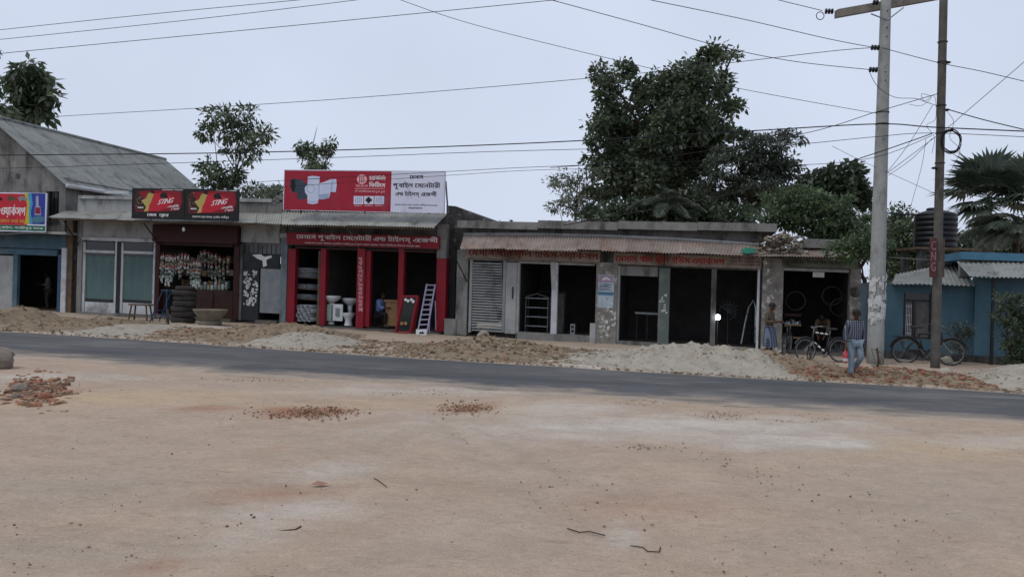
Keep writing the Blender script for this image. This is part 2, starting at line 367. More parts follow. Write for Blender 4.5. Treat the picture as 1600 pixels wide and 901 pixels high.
def clusters(s):
    out = []; i = 0        # (glyph, scale, dy, advance?)
    while i < len(s):
        c = s[i]
        if not iscons(c):
            out.append((c, 1, 0, True)); i += 1; continue
        cons = [c]; i += 1
        while i + 1 < len(s) and s[i] == HAS and iscons(s[i + 1]): cons.append(s[i + 1]); i += 2
        tail = ''; post = []; pre = []
        while i < len(s) and (s[i] in BEL or s[i] in PRE or s[i] in 'াীো' or s[i] == HAS):
            v = s[i]; i += 1
            if v in PRE: pre.append(v)
            elif v == 'ো': pre.append('ে'); post.append('া')
            elif v in 'াী': post.append(v)
            else: tail += v
        reph = len(cons) > 1 and cons[0] == 'র'
        if reph: cons = cons[1:]
        P_, Q_ = ''.join(pre), ''.join(post)
        if cons == ['ষ', 'ট']: out += [(P_ + 'ষ' + tail + Q_, 1, 0, True), ('ট', .5, -.26, 'under')]
        elif len(cons) >= 2:
            if P_: out.append((P_, 1, 0, True))
            out += [(cons[0], .6, .24, 'tight'), (cons[-1] + tail + Q_, 1, 0, True)]
        else: out.append((P_ + cons[0] + tail + Q_, 1, 0, True))
        if reph: out.append(('/', .38, .62, 'under'))
    return out
def lettering(parent, s, x0, y0, x1, y1, d, m, bold=.012, name='lettering', skew=0.0, vertical=False):
    quads = []; X = 0.0; n = 0
    if vertical: cl = [(c, 1, 0, True) for c in s]
    else: cl = clusters(s)
    last = (0, 0)
    for ch, sc_, dy, adv in cl:
        if ch == ' ': X += .3; continue
        sp, a, b = outline(ch); wd = (b - a) * sc_; n += 1
        if adv == 'under': ox = (last[0] + last[1]) / 2 - wd / 2 + (.08 if ch == '/' else 0)
        else: ox = X; last = (X, X + wd); X += wd * (.6 if adv == 'tight' else 1) + (.03 if ch.isascii() else 0)
        for y0_, y1_, xa0, xa1, xb0, xb1 in sp:
            quads.append((n, [(ox + (xa0 - a) * sc_ - bold, y0_ * sc_ + dy), (ox + (xb0 - a) * sc_ + bold, y0_ * sc_ + dy), (ox + (xb1 - a) * sc_ + bold, y1_ * sc_ + dy), (ox + (xa1 - a) * sc_ - bold, y1_ * sc_ + dy)]))
    ys = [p[1] for _, q in quads for p in q]; lo, hi = min(ys), max(ys)
    ym = (y0 + y1) / 2; u0 = FP(x0, ym, d)[0]; u1 = FP(x1, ym, d)[0]; h1 = FP((x0 + x1) / 2, y0, d)[1]; h0 = FP((x0 + x1) / 2, y1, d)[1]
    mb = MB()
    for k, q in quads:
        mb.add([W(u0 + (u1 - u0) * x / X + skew * (y - lo) / (hi - lo) * (h1 - h0), d - .0006 * (k % 2), h0 + (h1 - h0) * (y - lo) / (hi - lo) + (skew * .9 * (x / X - .5) * (h1 - h0))) for x, y in q], [(0, 1, 2, 3)])
    return mb.build(name, m, parent)
def poly(parent, name, m, pts, d, **k):      # flat print: a photo-pixel outline on a sign face
    mb = MB(); mb.add([WP(x, y, d) for x, y in pts], [tuple(range(len(pts)))]); return mb.build(name, m, parent, **k)

# ------------------------------------------------------------------ ground sheet
def axis_vals(fine0, fine1, step, far0, far1):
    a = list(np.arange(fine0, fine1 + 1e-6, step)); lo = []; x = fine0; s = step
    while x > far0: s *= 1.5; x -= s; lo.append(max(x, far0))
    hi = []; x = a[-1]; s = step
    while x < far1: s *= 1.5; x += s; hi.append(min(x, far1))
    return np.array(lo[::-1] + a + hi)
far_px = [(-150, 508), (0, 517), (200, 529), (400, 543), (600, 556), (800, 568), (1000, 580), (1200, 591.5), (1400, 602), (1600, 614), (1750, 623)]
near_px = [(-150, 547), (0, 555), (143, 564), (265, 577), (400, 587), (600, 599), (800, 612), (1000, 624), (1200, 637), (1400, 649), (1600, 662), (1750, 672)]
far_ud = [UDH(GP(*p))[:2] for p in far_px]; near_ud = [UDH(GP(*p))[:2] for p in near_px]
fu, fd = np.array(far_ud).T; nu, nd = np.array(near_ud).T
ff = np.polyfit(fu, fd, 1); nf = np.polyfit(nu, nd, 1)
def road_far(u): return np.where((u > fu[0]) & (u < fu[-1]), np.interp(u, fu, fd), np.polyval(ff, u))
def road_near(u): return np.where((u > nu[0]) & (u < nu[-1]), np.interp(u, nu, nd), np.polyval(nf, u))
us = axis_vals(-26, 19, .11, -900, 900); ds = axis_vals(-25.5, -1, .11, -700, 1500)
UU, DD = np.meshgrid(us, ds); sh = UU.shape
def nz(U, D, s, oct=4, seed=0.0):
    return np.array([noise.fractal(Vector((a * s + seed, b * s - seed, seed)), 1.0, 2.0, oct) for a, b in zip(U.ravel(), D.ravel())]).reshape(U.shape)
fine = (UU > -30) & (UU < 23) & (DD > -30) & (DD < 2)
nA = np.zeros(sh); nB = np.zeros(sh); nC = np.zeros(sh)
idx = np.where(fine)
uf, df = UU[idx], DD[idx]
nA[idx] = nz(uf, df, .35, 4, 3.1); nB[idx] = nz(uf, df, 1.7, 4, 9.7); nC[idx] = nz(uf * .5, df, 3.2, 3, 5.5)
tv = np.clip((DD + 7.2) / 5.0, 0, 1); H = .10 * tv * tv * (3 - 2 * tv)
rf, rn = road_far(UU), road_near(UU)
onroad = np.clip(np.minimum(rf - DD, DD - rn) / .5 + .6, 0, 1)      # 1 under the road
verge_n = np.clip((rf - .05 - DD) * -1.2, 0, 1)
H = H + (1 - onroad) * (.034 * nA + .022 * nB * (.4 + verge_n) + .010 * nC) - .012 * onroad
def ell(px, py, rx, ry):
    c = UDH(GP(px, py)); a = UDH(GP(px + rx, py)); b1 = UDH(GP(px, py + ry)); b0 = UDH(GP(px, py - ry))
    ru = abs(a[0] - c[0]) + .01; rd = abs(b1[1] - b0[1]) / 2 + .01
    du = UU - c[0]; dd = DD - c[1] - (a[1] - c[1]) / (a[0] - c[0]) * du
    return np.clip(1.25 - np.sqrt((du / ru) ** 2 + (dd / rd) ** 2) + .45 * nA + .3 * nB, 0, 1) ** 1.0
pale = np.zeros(sh); grey = np.zeros(sh); yel = np.zeros(sh); red_ = np.zeros(sh)
for e, k in [((1080, 665, 330, 22), .85), ((1220, 690, 150, 14), .85), ((880, 640, 120, 16), .6), ((700, 610, 300, 9), .5), ((520, 735, 90, 22), .5), ((450, 800, 130, 28), .6), ((380, 840, 90, 30), .35), ((975, 835, 40, 22), .7), ((960, 815, 12, 8), .6), ((100, 590, 170, 9), .6), ((230, 520, 110, 14), .8), ((1000, 560, 140, 20), .8), ((1560, 690, 120, 12), .6), ((620, 650, 160, 10), .35)]:
    pale = np.maximum(pale, k * ell(*e))
for e, k in [((100, 760, 260, 60), .7), ((80, 860, 260, 50), .8), ((1480, 780, 260, 60), .45), ((1300, 850, 300, 40), .35), ((700, 860, 200, 40), .3)]:
    grey = np.maximum(grey, k * ell(*e))
for e, k in [((250, 618, 260, 24), .75), ((560, 630, 240, 14), .5), ((1470, 700, 180, 18), .8), ((840, 640, 90, 10), .4)]:
    yel = np.maximum(yel, k * ell(*e))
for e, k in [((60, 615, 45, 20), .8), ((485, 642, 80, 11), 1), ((730, 637, 46, 10), 1), ((330, 638, 60, 6), .5), ((600, 650, 40, 5), .4), ((430, 700, 30, 8), .2), ((240, 885, 40, 14), .5), ((430, 770, 110, 22), .4), ((1000, 790, 130, 24), .25)]:
    red_ = np.maximum(red_, k * ell(*e))
# wheel ruts in the dirt
def rut(pts, wd, dep):
    P = [UDH(GP(*p))[:2] for p in pts]; best = np.full(sh, 9.0)
    for (a0, a1), (b0, b1) in zip(P, P[1:]):
        L2 = (b0 - a0) ** 2 + (b1 - a1) ** 2; t = np.clip(((UU - a0) * (b0 - a0) + (DD - a1) * (b1 - a1)) / L2, 0, 1)
        best = np.minimum(best, np.hypot(UU - a0 - t * (b0 - a0), DD - a1 - t * (b1 - a1)))
    g = np.exp(-(best / wd) ** 2); g2 = np.exp(-((best - wd * 1.9) / wd) ** 2)
    return 1.6 * dep * (-g + .6 * g2)
ruts = np.zeros(sh)
for pts, wd, dep in [([(690, 655), (730, 690), (790, 735), (860, 790)], .13, .022), ([(740, 650), (790, 690), (860, 725), (960, 765)], .12, .018), ([(480, 680), (520, 705), (560, 730)], .12, .015), ([(-20, 600), (160, 588), (330, 596), (520, 603), (760, 612), (900, 618)], .16, .03), ([(820, 660), (1000, 672), (1200, 690), (1400, 704)], .14, .02), ([(830, 650), (1040, 662), (1240, 676)], .10, .016), ([(180, 905), (330, 800), (480, 720), (640, 660)], .12, .010), ([(260, 905), (400, 800), (540, 725), (690, 664)], .12, .010), ([(1500, 905), (1300, 790), (1150, 725), (1000, 690)], .13, .010), ([(1640, 860), (1400, 770), (1220, 715), (1080, 684)], .13, .010), ([(560, 905), (800, 810), (1100, 770), (1640, 745)], .14, .008), ([(1000, 640), (1240, 658), (1420, 668), (1640, 684)], .14, .02)]:
    ruts += rut(pts, wd, dep)
H = H + ruts * (1 - onroad) * (.6 + .8 * nB)
xs = UU * UX + DD * DX; ys = Y0 + UU * UY + DD * DY; zs = H - G * np.clip(UU, -200, 200)
co = np.stack([xs, ys, zs], -1).reshape(-1, 3).astype(np.float32)
nrow, ncol = sh; I = np.arange(nrow * ncol).reshape(sh)
q = np.stack([I[:-1, :-1], I[:-1, 1:], I[1:, 1:], I[1:, :-1]], -1).reshape(-1, 4).astype(np.int32)
me = bpy.data.meshes.new('ground'); me.vertices.add(len(co)); me.vertices.foreach_set('co', co.ravel())
me.loops.add(q.size); me.loops.foreach_set('vertex_index', q.ravel()); me.polygons.add(len(q)); me.polygons.foreach_set('loop_start', np.arange(0, q.size, 4, dtype=np.int32))
me.polygons.foreach_set('use_smooth', np.ones(len(q), bool)); me.update(calc_edges=True)
grey = np.maximum(grey, np.where(DD > -8.3, .55, 0)); grey = np.clip(grey + np.clip(np.abs(ruts) * 26, 0, .55), 0, 1)
at = me.attributes.new('soil', 'FLOAT_COLOR', 'POINT'); at.data.foreach_set('color', np.stack([pale, grey, yel, red_], -1).reshape(-1).astype(np.float32))
gm = bpy.data.materials.new('bare_earth'); gm.use_nodes = True; t = gm.node_tree; b = t.nodes['Principled BSDF']; L = t.links.new
b.inputs['Roughness'].default_value = .97; b.inputs['Specular IOR Level'].default_value = .15
tc = t.nodes.new('ShaderNodeTexCoord'); vec = tc.outputs['Object']
def tn(scale, detail=8, rough=.65, sc3=None):
    n = t.nodes.new('ShaderNodeTexNoise'); n.inputs['Scale'].default_value = scale; n.inputs['Detail'].default_value = detail; n.inputs['Roughness'].default_value = rough
    if sc3:
        mp = t.nodes.new('ShaderNodeMapping'); mp.inputs['Rotation'].default_value = (0, 0, TH); mp.inputs['Scale'].default_value = sc3; L(vec, mp.inputs[0]); L(mp.outputs[0], n.inputs['Vector'])
    else: L(vec, n.inputs['Vector'])
    return n.outputs[0]
def rng(s, a, b_, c=0, d=1):
    r = t.nodes.new('ShaderNodeMapRange'); r.inputs[1].default_value = a; r.inputs[2].default_value = b_; r.inputs[3].default_value = c; r.inputs[4].default_value = d; L(s, r.inputs[0]); return r.outputs[0]
def mixc(f, a, c):
    m = t.nodes.new('ShaderNodeMix'); m.data_type = 'RGBA'; (L(f, m.inputs[0]) if not isinstance(f, float) else None)
    if isinstance(a, tuple): m.inputs[6].default_value = (*a, 1)
    else: L(a, m.inputs[6])
    if isinstance(c, tuple): m.inputs[7].default_value = (*c, 1)
    else: L(c, m.inputs[7])
    return m.outputs[2]
def mul(a, c):
    m = t.nodes.new('ShaderNodeMath'); m.operation = 'MULTIPLY'; L(a, m.inputs[0]); (L(c, m.inputs[1]) if not isinstance(c, float) else setattr(m.inputs[1], 'default_value', c)); return m.outputs[0]
base = mixc(rng(tn(.9), .35, .65), lin('#b29e8a'), lin('#a6917e'))
base = mixc(rng(tn(.28, 5), .4, .62), base, lin('#ac9a88'))
an = t.nodes.new('ShaderNodeAttribute'); an.attribute_name = 'soil'; sp = t.nodes.new('ShaderNodeSeparateColor'); L(an.outputs['Color'], sp.inputs[0])
fineN = rng(tn(5.0, 9, .7, (.35, 1, 1)), .3, .7, .45, 1.35)
base = mixc(mul(sp.outputs[2], fineN), base, lin('#b8a284'))
base = mixc(mul(sp.outputs[1], fineN), base, lin('#a39686'))
base = mixc(mul(an.outputs['Alpha'], fineN), base, lin('#96634a'))
base = mixc(mul(sp.outputs[0], fineN), base, lin('#bfb7ac'))
def scal(c, f):
    v = t.nodes.new('ShaderNodeVectorMath'); v.operation = 'SCALE'; L(c, v.inputs[0]); L(f, v.inputs[3]); return v.outputs[0]
base = scal(base, rng(tn(55, 6, .8), .3, .7, .74, 1.24)); base = scal(base, rng(tn(12, 9, .75, (.8, 1, 1)), .3, .7, .88, 1.11)); base = scal(base, rng(tn(2.2, 9, .7, (.65, 1, 1)), .32, .68, .90, 1.09))
specks = rng(tn(24, 4, .8), .60, .68, 0, .5); base = mixc(specks, base, lin('#6a5847'))
specks2 = rng(tn(9, 6, .75, (.4, 1, 1)),   .57, .70, 0, .5); base = mixc(specks2, base, lin('#7d6855'))
L(base, b.inputs['Base Color'])
bp = t.nodes.new('ShaderNodeBump'); bp.inputs['Strength'].default_value = .5; bp.inputs['Distance'].default_value = .035; L(tn(7, 10, .72, (.8, 1, 1)), bp.inputs['Height']); L(bp.outputs[0], b.inputs['Normal'])
me.materials.append(gm); ground = bpy.data.objects.new('ground', me); col.objects.link(ground); ground['kind'] = 'structure'

# ------------------------------------------------------------------ road
ru = axis_vals(-26, 19, .12, -500, 500); rows = 30; mb = MB(); vs = []
for r in range(rows + 1):
    k = r / rows; wv = abs(k - .5) * 2
    for u in ru:
        a, c = float(road_near(u)), float(road_far(u))
        if -27 < u < 20:
            a += .30 * noise.fractal(Vector((u * .55, 1.3, 0)), .8, 2, 5) + .05 * noise.noise(Vector((u * 7, 3, 0))); c += .08 * noise.fractal(Vector((u * .8, 8.3, 0)), 1, 2, 4) + .03 * noise.noise(Vector((u * 6, 5, 0)))
        d = a + (c - a) * k; vs.append(W(u, d, .028 * (1 - wv ** 2) + .008 + (-.02 if r in (0, rows) else 0)) if abs(u) < 200 else Vector((u * UX + d * DX, Y0 + u * UY + d * DY, .02 - G * math.copysign(200, u))))
n_ = len(ru); mb.add(vs, [(r * n_ + c, r * n_ + c + 1, (r + 1) * n_ + c + 1, (r + 1) * n_ + c) for r in range(rows) for c in range(n_ - 1)])
am = bpy.data.materials.new('worn_asphalt'); am.use_nodes = True; t = am.node_tree; b = t.nodes['Principled BSDF']; L = t.links.new
b.inputs['Roughness'].default_value = .9; b.inputs['Specular IOR Level'].default_value = .25
tc = t.nodes.new('ShaderNodeTexCoord'); vec = tc.outputs['Object']
base = mixc(rng(tn(.7, 7, .65, (.35, 1, 1)), .35, .65), lin('#58585a'), lin('#4a4a4c'))
base = mixc(rng(tn(2.2, 8, .7, (.14, 1, 1)), .53, .66, 0, .75), base, lin('#7d7b77'))
base = mixc(rng(tn(.45, 6, .7, (.5, 1, 1)), .50, .66, 0, .55), base, lin('#76736d'))
base = mixc(rng(tn(1.1, 8, .7, (.12, 1, 1)), .52, .64, 0, .7), base, lin('#3c3d42'))
base = mixc(rng(tn(40, 3, .8), .52, .75, 0, .4), base, lin('#8b8a88'))
# dust drifted in from the edges: distance across the road stored per vertex
L(base, b.inputs['Base Color'])
ea = t.nodes.new('ShaderNodeAttribute'); ea.attribute_name = 'edge'
ed = t.nodes.new('ShaderNodeMath'); ed.operation = 'ADD'; L(ea.outputs['Fac'], ed.inputs[0]); L(rng(tn(2.4, 9, .75, (.3, 1, 1)), .3, .7, -.34, .34), ed.inputs[1])
base = mixc(rng(ed.outputs[0], .55, 1.06, 0, .95), base, lin('#a99a88')); L(base, b.inputs['Base Color'])
bp = t.nodes.new('ShaderNodeBump'); bp.inputs['Strength'].default_value = .35; bp.inputs['Distance'].default_value = .02; L(tn(45, 6, .7), bp.inputs['Height']); L(bp.outputs[0], b.inputs['Normal'])
road = mb.build('road', am, smooth=True, kind='structure')
ea_ = road.data.attributes.new('edge', 'FLOAT', 'POINT')
ea_.data.foreach_set('value', np.repeat(np.array([(max(0, 1 - r / rows / .42) if r < rows / 2 else max(0, 1 - (1 - r / rows) / .16)) for r in range(rows + 1)], np.float32), n_))

# ------------------------------------------------------------------ heaps on the verge
def chunk(mb, p, s, flat=.7):
    V = []
    for z in (-1, 1):
        for a in range(4):
            an = a * math.pi / 2 + random.uniform(-.4, .4); r = s * random.uniform(.6, 1.15)
            V.append(Vector((r * math.cos(an), r * math.sin(an), z * s * flat * random.uniform(.35, .8))))
    q = Matrix.Rotation(random.uniform(0, 6.3), 3, 'Z') @ Matrix.Rotation(random.uniform(-.5, .5), 3, 'X')
    mb.hexa([p + q @ v for v in V])
def heap(name, label, ridge, dr, df, db, m, chunks=0, cm='rubble', cs=(.025, .09), rough=.085, cat='heap'):
    P = sorted(FP(x, y, dr) for x, y in ridge); pu = [p[0] for p in P]; ph = [max(.02, p[1] - vh(dr)) for p in P]
    u0, u1 = pu[0] - .5, pu[-1] + .5; pu = [u0] + pu + [u1]; ph = [0] + ph + [0]
    n = max(10, int((u1 - u0) / .09)); k = 34; vs = []; so = random.uniform(0, 50)
    c = W((u0 + u1) / 2, dr, vh(dr))
    def hh(u, d):
        t = (d - dr) / (dr - df) if d < dr else (d - dr) / (db - dr)
        t = min(1, abs(t)); pr = .5 + .5 * math.cos(math.pi * t)
        H_ = np.interp(u, pu, ph) * pr ** .85; e = min(1, H_ / .10)
        return float(H_ + e * (rough * 1.4 * noise.fractal(Vector((u * 1.5 + so, d * 1.7, so)), .9, 2, 5) + rough * .75 * noise.fractal(Vector((u * 5, d * 5, so)), .8, 2, 4)) - (.05 if e < .05 else 0))
    for r in range(k + 1):
        d = df + (db - df) * r / k
        for i in range(n + 1):
            u = u0 + (u1 - u0) * i / n; vs.append(W(u, d, vh(d) + hh(u, d)))
    t = thing(name, label, cat, c)
    MB().add(vs, [(r * (n + 1) + i, r * (n + 1) + i + 1, (r + 1) * (n + 1) + i + 1, (r + 1) * (n + 1) + i) for r in range(k) for i in range(n)]).build('mound', m, t, smooth=True)
    if chunks:
        mb = MB()
        for _ in range(int(chunks * 1.0)):
            u = random.uniform(u0 + .1, u1 - .1); d = random.triangular(df + .02, db, dr - .3 * (dr - df)); s = cs[0] * .6 + (cs[1] * .8 - cs[0] * .6) * random.random() ** 4
            chunk(mb, W(u, d, vh(d) + max(0, hh(u, d)) + s * .05), s)
        mb.build('rubble', cm, t, kind='stuff')
    return t
def rfd(x): return float(road_far(FP(x, 540, -6)[0]))
heap('dirt_heap', 'high crumbly dirt heap before the blue framed workshop', [(-60, 490), (0, 485), (30, 482), (55, 492), (95, 502), (125, 508)], -4.2, rfd(50) + .1, -2.2, 'dirt', 900, 'rubble')
heap('dirt_heap', 'low brown heap of dug earth before the curtained glass shop', [(95, 508), (130, 501), (165, 496), (195, 502), (225, 509)], -4.0, rfd(150) + .3, -2.2, 'dirt', 700, 'rubble')
heap('sand_heap', 'low spread of greenish pale sand in front of the wooden stool', [(140, 513), (190, 508), (240, 509), (290, 516)], -4.8, rfd(210) + .15, -2.6, 'sand', 300, 'rubble_g', (.02, .05), .03)
heap('rubble_heap', 'low reddish rubble heap below the tyre stack', [(262, 519), (285, 513), (318, 515), (352, 523)], -4.6, rfd(310) + .25, -3.3, 'dirt', 420, 'rubble_b', (.03, .1))
heap('dirt_heap', 'brown dirt heap with pale sand spilled on it before the red shop pipe bay', [(350, 524), (390, 510), (440, 505), (480, 510), (520, 520), (545, 530)], -4.0, rfd(440) + .15, -2.0, 'dirt', 900, 'rubble')
heap('sand_heap', 'small pale grey sand patch spilled over the dirt heap by the road', [(405, 528), (450, 521), (490, 519), (530, 527), (560, 538)], -5.6, rfd(480) + .1, -4.4, 'sand', 400, 'rubble_g', (.02, .06), .04)
heap('rubble_heap', 'long dark broken rubble heap before the red cabinet and ladder', [(550, 543), (600, 542), (660, 545), (700, 538), (745, 533)], -5.0, rfd(640) + .1, -3.4, 'dirt', 1100, 'rubble', (.03, .11), .08)
heap('rubble_heap', 'lumpy brown rubble heap before the grey roller shutter', [(700, 535), (750, 527), (800, 535), (860, 546), (920, 555)], -4.4, rfd(800) + .1, -2.4, 'dirt', 1300, 'rubble', (.03, .12), .08)
heap('sand_heap', 'largest pale heap of sand in front of the dark steel workshop', [(890, 556), (950, 554), (1000, 546), (1045, 540), (1075, 537), (1105, 541), (1150, 548), (1200, 554), (1235, 574)], -5.4, rfd(1070) + .15, -3.2, 'sand', 1100, 'rubble_g', (.015, .07), .12)
heap('dirt_heap', 'brown dirt heap at the feet of the man in the checked lungi', [(1130, 549), (1180, 549), (1220, 556), (1260, 566), (1300, 574)], -4.6, rfd(1215) + .6, -2.9, 'dirt', 600, 'rubble', (.03, .09))
heap('brick_rubble_heap', 'low spread of brick rubble around the walking man', [(1240, 578), (1300, 575), (1350, 578), (1390, 578), (1440, 581), (1500, 586), (1530, 597)], -6.0, rfd(1380) + .12, -4.2, 'dirt', 1800, 'rubble_b', (.03, .11), .05)
heap('gravel_heap', 'pale grey gravel heap under the roadside shrub', [(1505, 594), (1545, 581), (1590, 571), (1650, 564), (1720, 566)], -5.0, rfd(1600) + .25, -3.0, 'sand', 500, 'rubble_g', (.02, .06), .04)
# strip of rubble litter along the far road edge and pebbles in the foreground
mb = MB()
for _ in range(2600):
    u = random.uniform(-21, 14); d = float(road_far(u)) + abs(random.gauss(.15, .55)); chunk(mb, W(u, d, vh(d) + .01), .012 + .05 * random.random() ** 4)
mb.build('rubble', 'rubble', kind='stuff')
mb = MB()
for _ in range(4200):
    px, py = random.uniform(-100, 1700), 560 + 345 * random.random() ** 1.5; p = GP(px, py); u, d, _ = UDH(p)
    if d > float(road_near(u)) - .02: continue
    if noise.noise(Vector((u * .5, d * .5, 4))) < -.05 and random.random() < .8: continue
    chunk(mb, p + Vector((0, 0, .001)), .0025 + .012 * random.random() ** 7)
for cx, cy, rx, ry, n_c in ((1130, 648, 70, 9, 420), (1250, 655, 60, 8, 260), (990, 628, 60, 6, 220), (880, 624, 60, 4, 160), (400, 593, 90, 3, 220), (640, 612, 120, 5, 260), (690, 690, 60, 20, 200), (1130, 745, 140, 40, 260), (900, 770, 120, 50, 220), (1420, 705, 90, 12, 200), (1010, 700, 40, 6, 120), (330, 640, 90, 10, 160)):
    for _ in range(n_c): p = GP(random.gauss(cx, rx * .5), random.gauss(cy, ry * .5)); chunk(mb, p, .0025 + .013 * random.random() ** 4, .5)
mb.build('pebbles', ramp_mat('earth_crumbs', [lin(x) for x in ('#74614f', '#84705c', '#5f4f41', '#8a7763', '#94826d', '#745848')]), kind='stuff')
def patch(name, label, x0, y0, x1, y1, n, m, cs, cat='rubble'):
    c = GP((x0 + x1) / 2, (y0 + y1) / 2); mb = MB(); t = thing(name, label, cat, c)
    for _ in range(n):
        p = GP(random.gauss((x0 + x1) / 2, (x1 - x0) / 3.4), random.gauss((y0 + y1) / 2, (y1 - y0) / 4)); s = cs[0] + (cs[1] - cs[0]) * random.random() ** 3
        chunk(mb, p + Vector((0, 0, s * .0)), s)
    mb.build('chips', m, t, kind='stuff')
patch('brick_rubble', 'heap of broken bricks and clods on the bare earth below the boulder', 20, 590, 100, 634, 1300, 'rubble_e', (.006, .085))
patch('brick_rubble', 'reddish scatter of crushed brick chips, longer of two on the open earth', 415, 632, 555, 654, 850, 'rubble_e', (.003, .024))
patch('brick_rubble', 'small scatter of dark brick chips, nearer the grey sand', 688, 627, 770, 648, 520, 'rubble_e', (.003, .024))
def rock(name, label, c, s, m, sub=3, cat='stone'):
    import bmesh
    bm = bmesh.new(); bmesh.ops.create_icosphere(bm, subdivisions=sub, radius=1); so = random.uniform(0, 99)
    mb = MB(); vs = []
    for v in bm.verts:
        p = v.co; k = 1 + .28 * noise.fractal(p * 1.3 + Vector((so, 0, 0)), 1, 2, 4); vs.append(Vector((c[0] + p.x * s[0] * k, c[1] + p.y * s[1] * k, c[2] + p.z * s[2] * k)))
    fs = [tuple(v.index for v in f.verts) for f in bm.faces]; bm.free()
    return mb.add(vs, fs).build(name, m, None, loc=c, label=label, cat=cat)
p = GP(2, 575); rock('boulder', 'large dusty boulder at the edge of the near roadside', (p.x - .18, p.y, p.z + .16), (.38, .32, .25), 'stone')
for x, y, s in ((30, 612, .10), (24, 622, .06), (72, 625, .08)):
    p = GP(x, y); rock('brick_lump', {30: 'largest grey brown lump in the broken brick heap', 24: 'small grey clod beside the broken brick heap', 72: 'orange brick lump in the broken brick heap'}[x], (p.x, p.y, p.z + s * .5), (s * 1.3, s, s * .8), 'brick' if x == 72 else 'stone', 2)
for x, y, lb in ((1215, 556, 0), (1478, 570, 'pale concrete lump beside the thin utility pole'), (1478, 590, 'white broken lump on the brick rubble below the thin pole'), (755, 528, 'pale broken block on the rubble before the roller shutter')):
    if not lb: continue
    p = GP(x, y, .1); rock('concrete_lump', lb, (p.x, p.y, p.z + .1), (.2, .17, .16), 'sand', 2)
# small litter on the foreground earth
def twig(label, pts, r):
    P = [GP(*p) + Vector((0, 0, .012)) for p in pts]; MB().tube(P, r, 5).build('twig', 'bark', None, loc=P[0], label=label, cat='twig')
twig('straight dry twig lying on the earth near the fallen leaf', [(584, 748), (593, 753), (604, 762)], .004)
twig('dark crooked twig lying left of the pale ground patch', [(886, 827), (905, 833), (922, 832), (945, 838)], .005)
twig('forked dark twig at the pale ground patch', [(985, 854), (1005, 857), (1012, 863), (1030, 864), (1032, 856)], .0045)
twig('short curled twig on the greyish earth', [(424, 829), (440, 831), (462, 829), (470, 824)], .007)
p = GP(498, 758); mb = MB(); a = .09
mb.add([p + Vector(v) * .72 for v in ((-.1, 0, .01), (-.03, .06, .05), (.07, .05, .03), (.13, .0, .035), (.06, -.05, .015), (-.03, -.05, .02), (.02, 0, .03))], [(0, 1, 6), (1, 2, 6), (2, 3, 6), (3, 4, 6), (4, 5, 6), (5, 0, 6)])
mb.build('fallen_leaf', mat('dry_pinkish_leaf', '#9c7a68', '#86604f', 8), None, loc=p, label='curled pinkish dry leaf lying on the bare earth', cat='leaf')

# ------------------------------------------------------------------ buildings
def bld(name, label, cat, px, d=0.0, group=None):
    u = FP(px, 480, d)[0]; return thing(name, label, cat, W(u, d, 0), group)
def interior(t, x0, x1, ytop, ybot, d0=.25, depth=3.6, m='inner_dark', nofloor=False):
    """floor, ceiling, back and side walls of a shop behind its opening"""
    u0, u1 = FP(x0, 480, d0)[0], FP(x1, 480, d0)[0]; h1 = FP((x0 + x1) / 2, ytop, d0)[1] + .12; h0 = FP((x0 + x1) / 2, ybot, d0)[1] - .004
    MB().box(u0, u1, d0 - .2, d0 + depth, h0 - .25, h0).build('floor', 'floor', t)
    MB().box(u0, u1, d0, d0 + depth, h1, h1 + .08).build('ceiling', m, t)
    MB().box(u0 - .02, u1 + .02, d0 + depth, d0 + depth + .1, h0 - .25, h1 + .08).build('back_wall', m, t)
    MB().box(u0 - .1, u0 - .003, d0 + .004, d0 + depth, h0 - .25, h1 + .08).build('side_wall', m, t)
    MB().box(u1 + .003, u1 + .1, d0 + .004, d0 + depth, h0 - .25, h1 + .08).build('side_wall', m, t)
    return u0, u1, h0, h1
def awning(t, m, x0, x1, xb0, xb1, yf, yb, df, db, **k):
    """yf, yb: front and back edge heights in the photo at both ends"""
    A, B = WP(x0, yf[0], df), WP(x1, yf[1], df); C, D = WP(xb0, yb[0], db), WP(xb1, yb[1], db)
    k.setdefault('amp', .024); sheets(t, m, A, B, C, D, **k); return A, B, C, D
def rail(t, name, m, a, b, r=.03, n=5): return MB().tube([a, b], r, n).build(name, m, t)

# --- gabled concrete building at the far left, blue framed workshop in its ground floor
gb = bld('gabled_building', 'tall grey concrete building with a gabled corrugated roof at the left end of the row', 'building', 60)
ue, he = FP(97, 277, 0); hw, rise, ln = 3.3, 2.35, 10.8
uw = ue - 2 * hw
# gable wall with the window opening left free
wu0, wu1, wh0, wh1 = FP(72, 315)[0], FP(92, 315)[0], FP(80, 345)[1], FP(80, 299)[1]
top_l = FP(60, 366)[1]
mb = MB(); mb.box(uw, wu0, 0, .25, top_l, he); mb.box(wu0, wu1, .001, .249, wh1, he); mb.box(wu0, wu1, .001, .249, top_l, wh0); mb.box(wu1, ue + .18, .002, .25, top_l, he)
mb.add([W(uw, 0, he), W(ue, 0, he), W((uw + ue) / 2, 0, he + rise), W(uw, .25, he), W(ue, .25, he), W((uw + ue) / 2, .25, he + rise)], [(0, 1, 2), (5, 4, 3), (0, 2, 5, 3), (1, 4, 5, 2), (0, 3, 4, 1)])
mb.build('gable_wall', 'conc', gb)
w_ = MB().box(wu0, wu1, .16, .2, wh0, wh1).build('window', 'glass_dark', gb)
mb = MB(); [mb.box(wu0 + (wu1 - wu0) * k / 3 - .012, wu0 + (wu1 - wu0) * k / 3 + .012, .1, .13, wh0, wh1) for k in (1, 2)]; mb.build('window_bar', 'steel_dark', w_)
